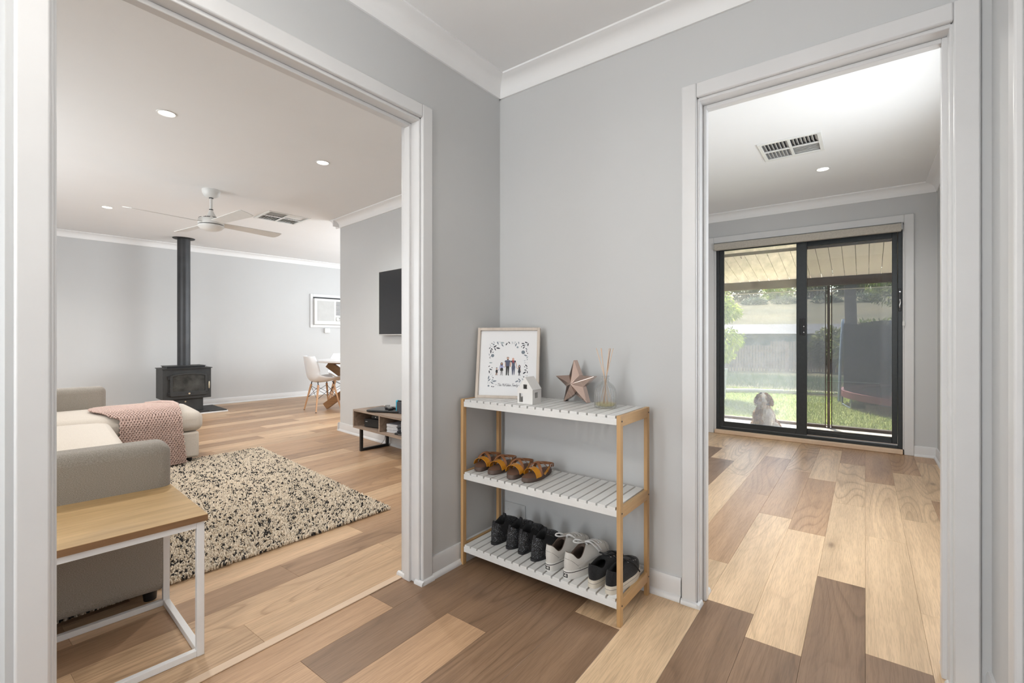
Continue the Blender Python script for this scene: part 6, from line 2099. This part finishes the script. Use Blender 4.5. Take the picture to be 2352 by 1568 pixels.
for k in range(9):
    x = -38 + k * 4.9 + rng.uniform(-.3, .3); y = 84 + rng.uniform(-2, 2)
    z = terrain_z(x, y)
    tree('scrub_bush', 'low grey-green scrub bush, number %s from the left in the row across the hillside' % ('one', 'two', 'three', 'four', 'five', 'six', 'seven', 'eight', 'nine')[k], 'bush', (x, y, z), None, [((0, 0, .4), (1.9, 1.3, .8)), ((1.0, 0, .3), (1.2, 1.0, .6))], 900, 0.32, [srgb(84, 98, 84), srgb(104, 116, 98), srgb(66, 80, 68)], 60 + k, 0.2, 0.5, 'scrub bushes on the hillside')

# ---- trampoline with safety net
tr = thing('trampoline', 'round trampoline with a dark safety net and maroon pad on the lawn', 'trampoline', (3.02, 8.62, ZG - 0.03))
TR_ = 1.80
steel = pmat('galvanised_blue', srgb(150, 166, 190), 0.35, 0.6, var=0.08)
m = MB(); m.tube([(TR_ * math.cos(2 * PI * k / 48), TR_ * math.sin(2 * PI * k / 48), 0.235) for k in range(48)], 0.02, 8, closed=True)
m.build('ring_frame', steel, tr, smooth=60)
m = MB()
vs, fs = [], []
for k in range(64):
    a = 2 * PI * k / 64
    for r_, z_ in ((TR_ + .03, .235), (TR_ + .03, .285), (TR_ - .26, .285), (TR_ - .26, .255)):
        vs.append((r_ * math.cos(a), r_ * math.sin(a), z_ - (0.06 if z_ == .235 else 0)))
for k in range(64):
    k2 = (k + 1) % 64
    for c_ in range(4):
        fs.append((4 * k + c_, 4 * k + (c_ + 1) % 4, 4 * k2 + (c_ + 1) % 4, 4 * k2 + c_))
m.add(vs, fs).build('safety_pad', pmat('maroon_vinyl', srgb(112, 40, 48), 0.5, var=0.1), tr, smooth=40)
MB().lathe([(0, 0.262), (TR_ - 0.25, 0.262), (TR_ - 0.25, 0.258), (0, 0.258)], 48).build('jump_mat', M['black'], tr)
net = meshmat('trampoline_net', (0.022, 0.023, 0.027), 0.18, 0.15, 260)
m = MB(); m.grid(lambda u, v: Vector(((TR_ - .02) * math.cos(2 * PI * u), (TR_ - .02) * math.sin(2 * PI * u), 0.28 + (1.20 + 0.06 * abs(math.cos(3 * 2 * PI * u + 0.5)) - 0.05) * v)), 72, 6, True)
m.build('safety_net', net, tr, smooth=60)
for k in range(6):
    a = R(186) + k * PI / 3
    c_, s_ = math.cos(a), math.sin(a)
    pl2 = MB().tube([((TR_ + .05) * c_, (TR_ + .05) * s_, 0.06), ((TR_ + .03) * c_, (TR_ + .03) * s_, 0.9), ((TR_ - .005) * c_, (TR_ - .005) * s_, 1.52)], 0.024, 10).build('net_pole', steel, tr, smooth=60)
    MB().cyl(((TR_ - .005) * c_, (TR_ - .005) * s_, 1.515), ((TR_ - .005) * c_, (TR_ - .005) * s_, 1.56), 0.028, 0.02, 10).build('pole_cap', M['plastic_white'], pl2, smooth=50)
    a2, a3 = a - 0.04, a + 0.10
    m = MB(); m.tube([(TR_ * math.cos(a2), TR_ * math.sin(a2), .23), (TR_ * math.cos(a2), TR_ * math.sin(a2), .012), (TR_ * math.cos(a3 + .2), TR_ * math.sin(a3 + .2), .012), (TR_ * math.cos(a3 + .2), TR_ * math.sin(a3 + .2), .23)], 0.016, 8)
    m.build('leg', steel, tr, smooth=60)

# white pot at the left edge of the view
pot = thing('garden_pot', 'tall pale garden pot at the left edge of the lawn', 'pot', (-0.72, 7.7, ZG - 0.03))
MB().lathe([(0, 0), (0.10, 0), (0.13, 0.1), (0.15, 0.45), (0.17, 0.60), (0.175, 0.62), (0.155, 0.62), (0.14, 0.52), (0, 0.52)], 28).build('body', pmat('pale_glaze', srgb(214, 212, 206), 0.4), pot, smooth=45)
MB().lathe([(0, 0.535), (0.14, 0.525)], 20).build('soil', pmat('soil', srgb(62, 50, 40), 0.95, var=0.3), pot)

# ------------------------------------------------------------------ the dog
dog = thing('dog', 'brown and white spaniel sitting outside the glass door, nose raised', 'dog', (0.602, 4.24, ZG), R(-6))
dog.scale = (1.05, 1.05, 1.07)
# local frame: -y faces the door
def body_mesh():
    bm = bmesh.new()
    def ell(c, r, rot=None):
        Mx = Matrix.Translation(c)
        if rot: Mx = Mx @ Matrix.Rotation(R(rot[1]), 4, rot[0])
        bmesh.ops.create_icosphere(bm, subdivisions=3, radius=1.0, matrix=Mx @ Matrix.Diagonal((*r, 1)))
    def chain(pts):
        for (p, r0), (q, r1) in zip(pts, pts[1:]):
            p, q = Vector(p), Vector(q)
            for k in range(6):
                t = k / 5
                rr = r0 + (r1 - r0) * t
                ell(p.lerp(q, t), (rr, rr, rr))
    ell((0, 0.13, 0.12), (0.125, 0.13, 0.12))             # rump
    ell((0, 0.06, 0.22), (0.098, 0.115, 0.15), ('X', 24))   # trunk, leaning up to the chest
    ell((0, -0.01, 0.285), (0.088, 0.082, 0.10))           # chest
    chain([((0, 0.0, 0.33), 0.066), ((0, -0.008, 0.40), 0.056), ((0, -0.01, 0.44), 0.055)])   # neck
    ell((0, -0.005, 0.462), (0.058, 0.062, 0.056))          # skull
    chain([((0, -0.035, 0.468), 0.036), ((0, -0.072, 0.492), 0.027), ((0.0, -0.092, 0.506), 0.022)])   # muzzle, raised
    ell((0, -0.052, 0.415), (0.050, 0.040, 0.050))         # bearded throat
    ell((0, -0.055, 0.375), (0.044, 0.036, 0.045))
    for s in (-1, 1):
        chain([((s * 0.062, -0.02, 0.27), 0.046), ((s * 0.064, -0.045, 0.16), 0.034), ((s * 0.060, -0.050, 0.08), 0.026), ((s * 0.058, -0.052, 0.03), 0.025)])   # foreleg
        ell((s * 0.058, -0.070, 0.018), (0.026, 0.040, 0.018))                     # forepaw
        ell((s * 0.105, 0.075, 0.10), (0.055, 0.105, 0.095))                    # thigh
        chain([((s * 0.115, 0.06, 0.06), 0.042), ((s * 0.118, 0.13, 0.035), 0.028)])
        ell((s * 0.115, -0.015, 0.018), (0.028, 0.055, 0.018))                   # hind foot
        ell((s * 0.026, -0.052, 0.487), (0.014, 0.014, 0.012))                   # brow
    chain([((0, 0.24, 0.05), 0.03), ((0.06, 0.31, 0.03), 0.022), ((0.13, 0.33, 0.025), 0.014)])   # tail
    me = bpy.data.meshes.new('body')
    bm.to_mesh(me); bm.free()
    o = bpy.data.objects.new('tmp', me); COL.objects.link(o)
    rm = o.modifiers.new('r', 'REMESH'); rm.mode = 'VOXEL'; rm.voxel_size = 0.0075
    sm = o.modifiers.new('s', 'SMOOTH'); sm.factor = 0.6; sm.iterations = 5
    dg = bpy.context.evaluated_depsgraph_get()
    out = bpy.data.meshes.new_from_object(o.evaluated_get(dg))
    bpy.data.objects.remove(o)
    out.name = 'body'
    return out
bmh = body_mesh()
nv = len(bmh.vertices)
co = np.zeros(nv * 3); bmh.vertices.foreach_get('co', co); co = co.reshape(-1, 3)
no = np.zeros(nv * 3); bmh.vertices.foreach_get('normal', no); no = no.reshape(-1, 3)
WHITE, BROWN, CREAM, NOSE = np.array(srgb(212, 204, 194)), np.array(srgb(132, 86, 54)), np.array(srgb(176, 150, 122)), np.array(srgb(24, 20, 20))
def dog_col(p):
    x, y, z = p
    nz = mnoise.noise(Vector((x * 18, y * 18, z * 18)))
    n2 = mnoise.noise(Vector((x * 60, y * 60, z * 22)))
    c = WHITE.copy()
    if z > 0.42:
        bz = abs(x + 0.004 * nz) < 0.017 and y < 0.02
        if not bz: c = BROWN
        if y < -0.045 and z < 0.492 and abs(x) < 0.04: c = CREAM * 1.1      # chin
        if y < -0.06 and x > 0.004: c = WHITE
    elif z > 0.34 and y < 0.03:
        c = CREAM + (WHITE - CREAM) * (0.5 + 0.5 * n2)
        if x < -0.035: c = CREAM
    else:
        if y > 0.05 and nz > -0.1: c = BROWN
        elif x < 0.01 + 0.03 * nz: c = CREAM * (0.9 + 0.25 * n2)
        if z < 0.10 and x < -0.05 and nz > 0: c = BROWN
    return np.clip(c * (1 + 0.22 * n2), 0, 1)
dcols = np.array([dog_col(p) for p in co])
co2 = co + no * (0.004 * np.array([mnoise.noise(Vector((p[0] * 45, p[1] * 45, p[2] * 16))) for p in co]))[:, None]
bmh.vertices.foreach_set('co', co2.reshape(-1))
ca = bmh.color_attributes.new('tint', 'FLOAT_COLOR', 'POINT')
ca.data.foreach_set('color', np.concatenate([dcols, np.ones((nv, 1))], 1).reshape(-1))
FUR = vcolmat('dog_fur', 'tint', 0.85, 0.0)
bmh.materials.clear(); bmh.materials.append(FUR)
bmh.polygons.foreach_set('use_smooth', np.ones(len(bmh.polygons), dtype=bool))
ob = bpy.data.objects.new('body', bmh); COL.objects.link(ob); ob.parent = dog
def fur(pts, nrm, col, n, l0, l1, seed, name, parent, down=0.8):
    r_ = np.random.RandomState(seed)
    i = r_.randint(0, len(pts), n)
    p = pts[i]; d = nrm[i] * 0.55 + r_.normal(0, .22, (n, 3)); d[:, 2] -= down
    d /= np.linalg.norm(d, axis=1)[:, None]
    s_ = np.cross(d, r_.normal(size=(n, 3))); s_ /= np.linalg.norm(s_, axis=1)[:, None]
    L_ = r_.uniform(l0, l1, n)[:, None]
    w = 0.0016
    vs = np.stack([p - s_ * w, p + s_ * w, p + d * L_ + nrm[i] * 0.003], 1)
    c = np.clip(col[i] * r_.uniform(.75, 1.2, n)[:, None], 0, 1)
    o = np_obj(name, np_mesh(name, vs, None, np.arange(n * 3).reshape(-1, 3), np.repeat(c[:, None], 3, 1).reshape(-1, 3), FUR), parent)
    o['kind'] = 'stuff'
keep = ~((co[:, 1] < -0.05) & (co[:, 2] > 0.46))
fur(co2[keep], no[keep], dcols[keep], 9000, 0.010, 0.024, 4, 'coat', ob)
earm = vcolmat('ear_fur', 'tint', 0.9)
for s in (-1, 1):
    vs, fs = [], []
    def ear_pt(u, v):
        th = 2 * PI * u
        w = 0.034 * (0.55 + 0.75 * math.sin(PI * min(1, v * 0.62 + 0.12)))
        t_ = 0.016 * (0.6 + 0.6 * v)
        fl = 0.006 * mnoise.noise(Vector((u * 6, v * 8, s)))
        x = s * (0.052 + 0.026 * math.sin(PI * v * 0.8) + t_ * math.cos(th) + fl)
        y = -0.005 + w * math.sin(th) + 0.006 * v
        z = 0.490 - 0.120 * v + fl
        if v > 0.9: 
            k = math.sqrt(max(0, 1 - ((v - .9) / .1) ** 2)); x = s * (0.062) + (x - s * .062) * k; y = -0.0 + (y) * k
        return Vector((x, y, z))
    me = MB().grid(ear_pt, 22, 16, True).mesh('ear', earm, smooth=80)
    n_ = len(me.vertices)
    c_ = np.tile(BROWN, (n_, 1)) * (0.85 + 0.3 * np.array([mnoise.noise(v.co * 50) for v in me.vertices]))[:, None]
    aa = me.color_attributes.new('tint', 'FLOAT_COLOR', 'POINT'); aa.data.foreach_set('color', np.concatenate([np.clip(c_, 0, 1), np.ones((n_, 1))], 1).reshape(-1))
    eo = bpy.data.objects.new('ear', me); COL.objects.link(eo); eo.parent = dog
    ec = np.array([v.co for v in me.vertices]); en = np.array([v.normal for v in me.vertices])
    fur(ec, en, c_, 900, 0.010, 0.022, 8 + s, 'ear_feathering', eo, 1.4)
    MB().lathe([(0, -0.006), (0.005, -0.003), (0.006, 0), (0.005, 0.003), (0, 0.006)], 12, (s * 0.027, -0.060, 0.490)).build('eye', M['black'], dog, smooth=60)
MB().lathe([(0, -0.010), (0.009, -0.006), (0.0125, 0.0), (0.010, 0.006), (0, 0.009)], 16, (0.0, -0.111, 0.514)).build('nose', M['black'], dog, smooth=60)
m = MB(); m.tube([(-0.017, -0.085, 0.490), (-0.008, -0.104, 0.500), (0, -0.107, 0.4995), (0.008, -0.104, 0.500), (0.017, -0.085, 0.490)], 0.0022, 6)
m.build('mouth', M['black'], dog, smooth=60)
m = MB()
m.tube([(0.070 * math.cos(2 * PI * k / 28), 0.0 + 0.070 * math.sin(2 * PI * k / 28) - 0.003, 0.385 - 0.010 * math.sin(2 * PI * k / 28)) for k in range(28)], 0.0075, 8, closed=True)
m.build('collar', M['black'], dog, smooth=60)

# ------------------------------------------------------------------ lights outside the view: a hall downlight and two added fills
light('hall_downlight', 'SPOT', (0.75, -1.25, 2.38), 13, (1.0, 0.95, 0.87), radius=0.035, spot=160, blend=0.7)
light('bedroom_fill_spot', 'SPOT', (0.9, 0.9, 2.42), 38, (1.0, 0.95, 0.88), radius=0.04, spot=160, blend=0.7)  # added unseen spot that brightens the right-hand room
light('hall_fill_light', 'POINT', (0.74, -2.55, 2.14), 38, (1.0, 0.96, 0.90), radius=0.14)  # added unseen point light that lifts the hall ceiling
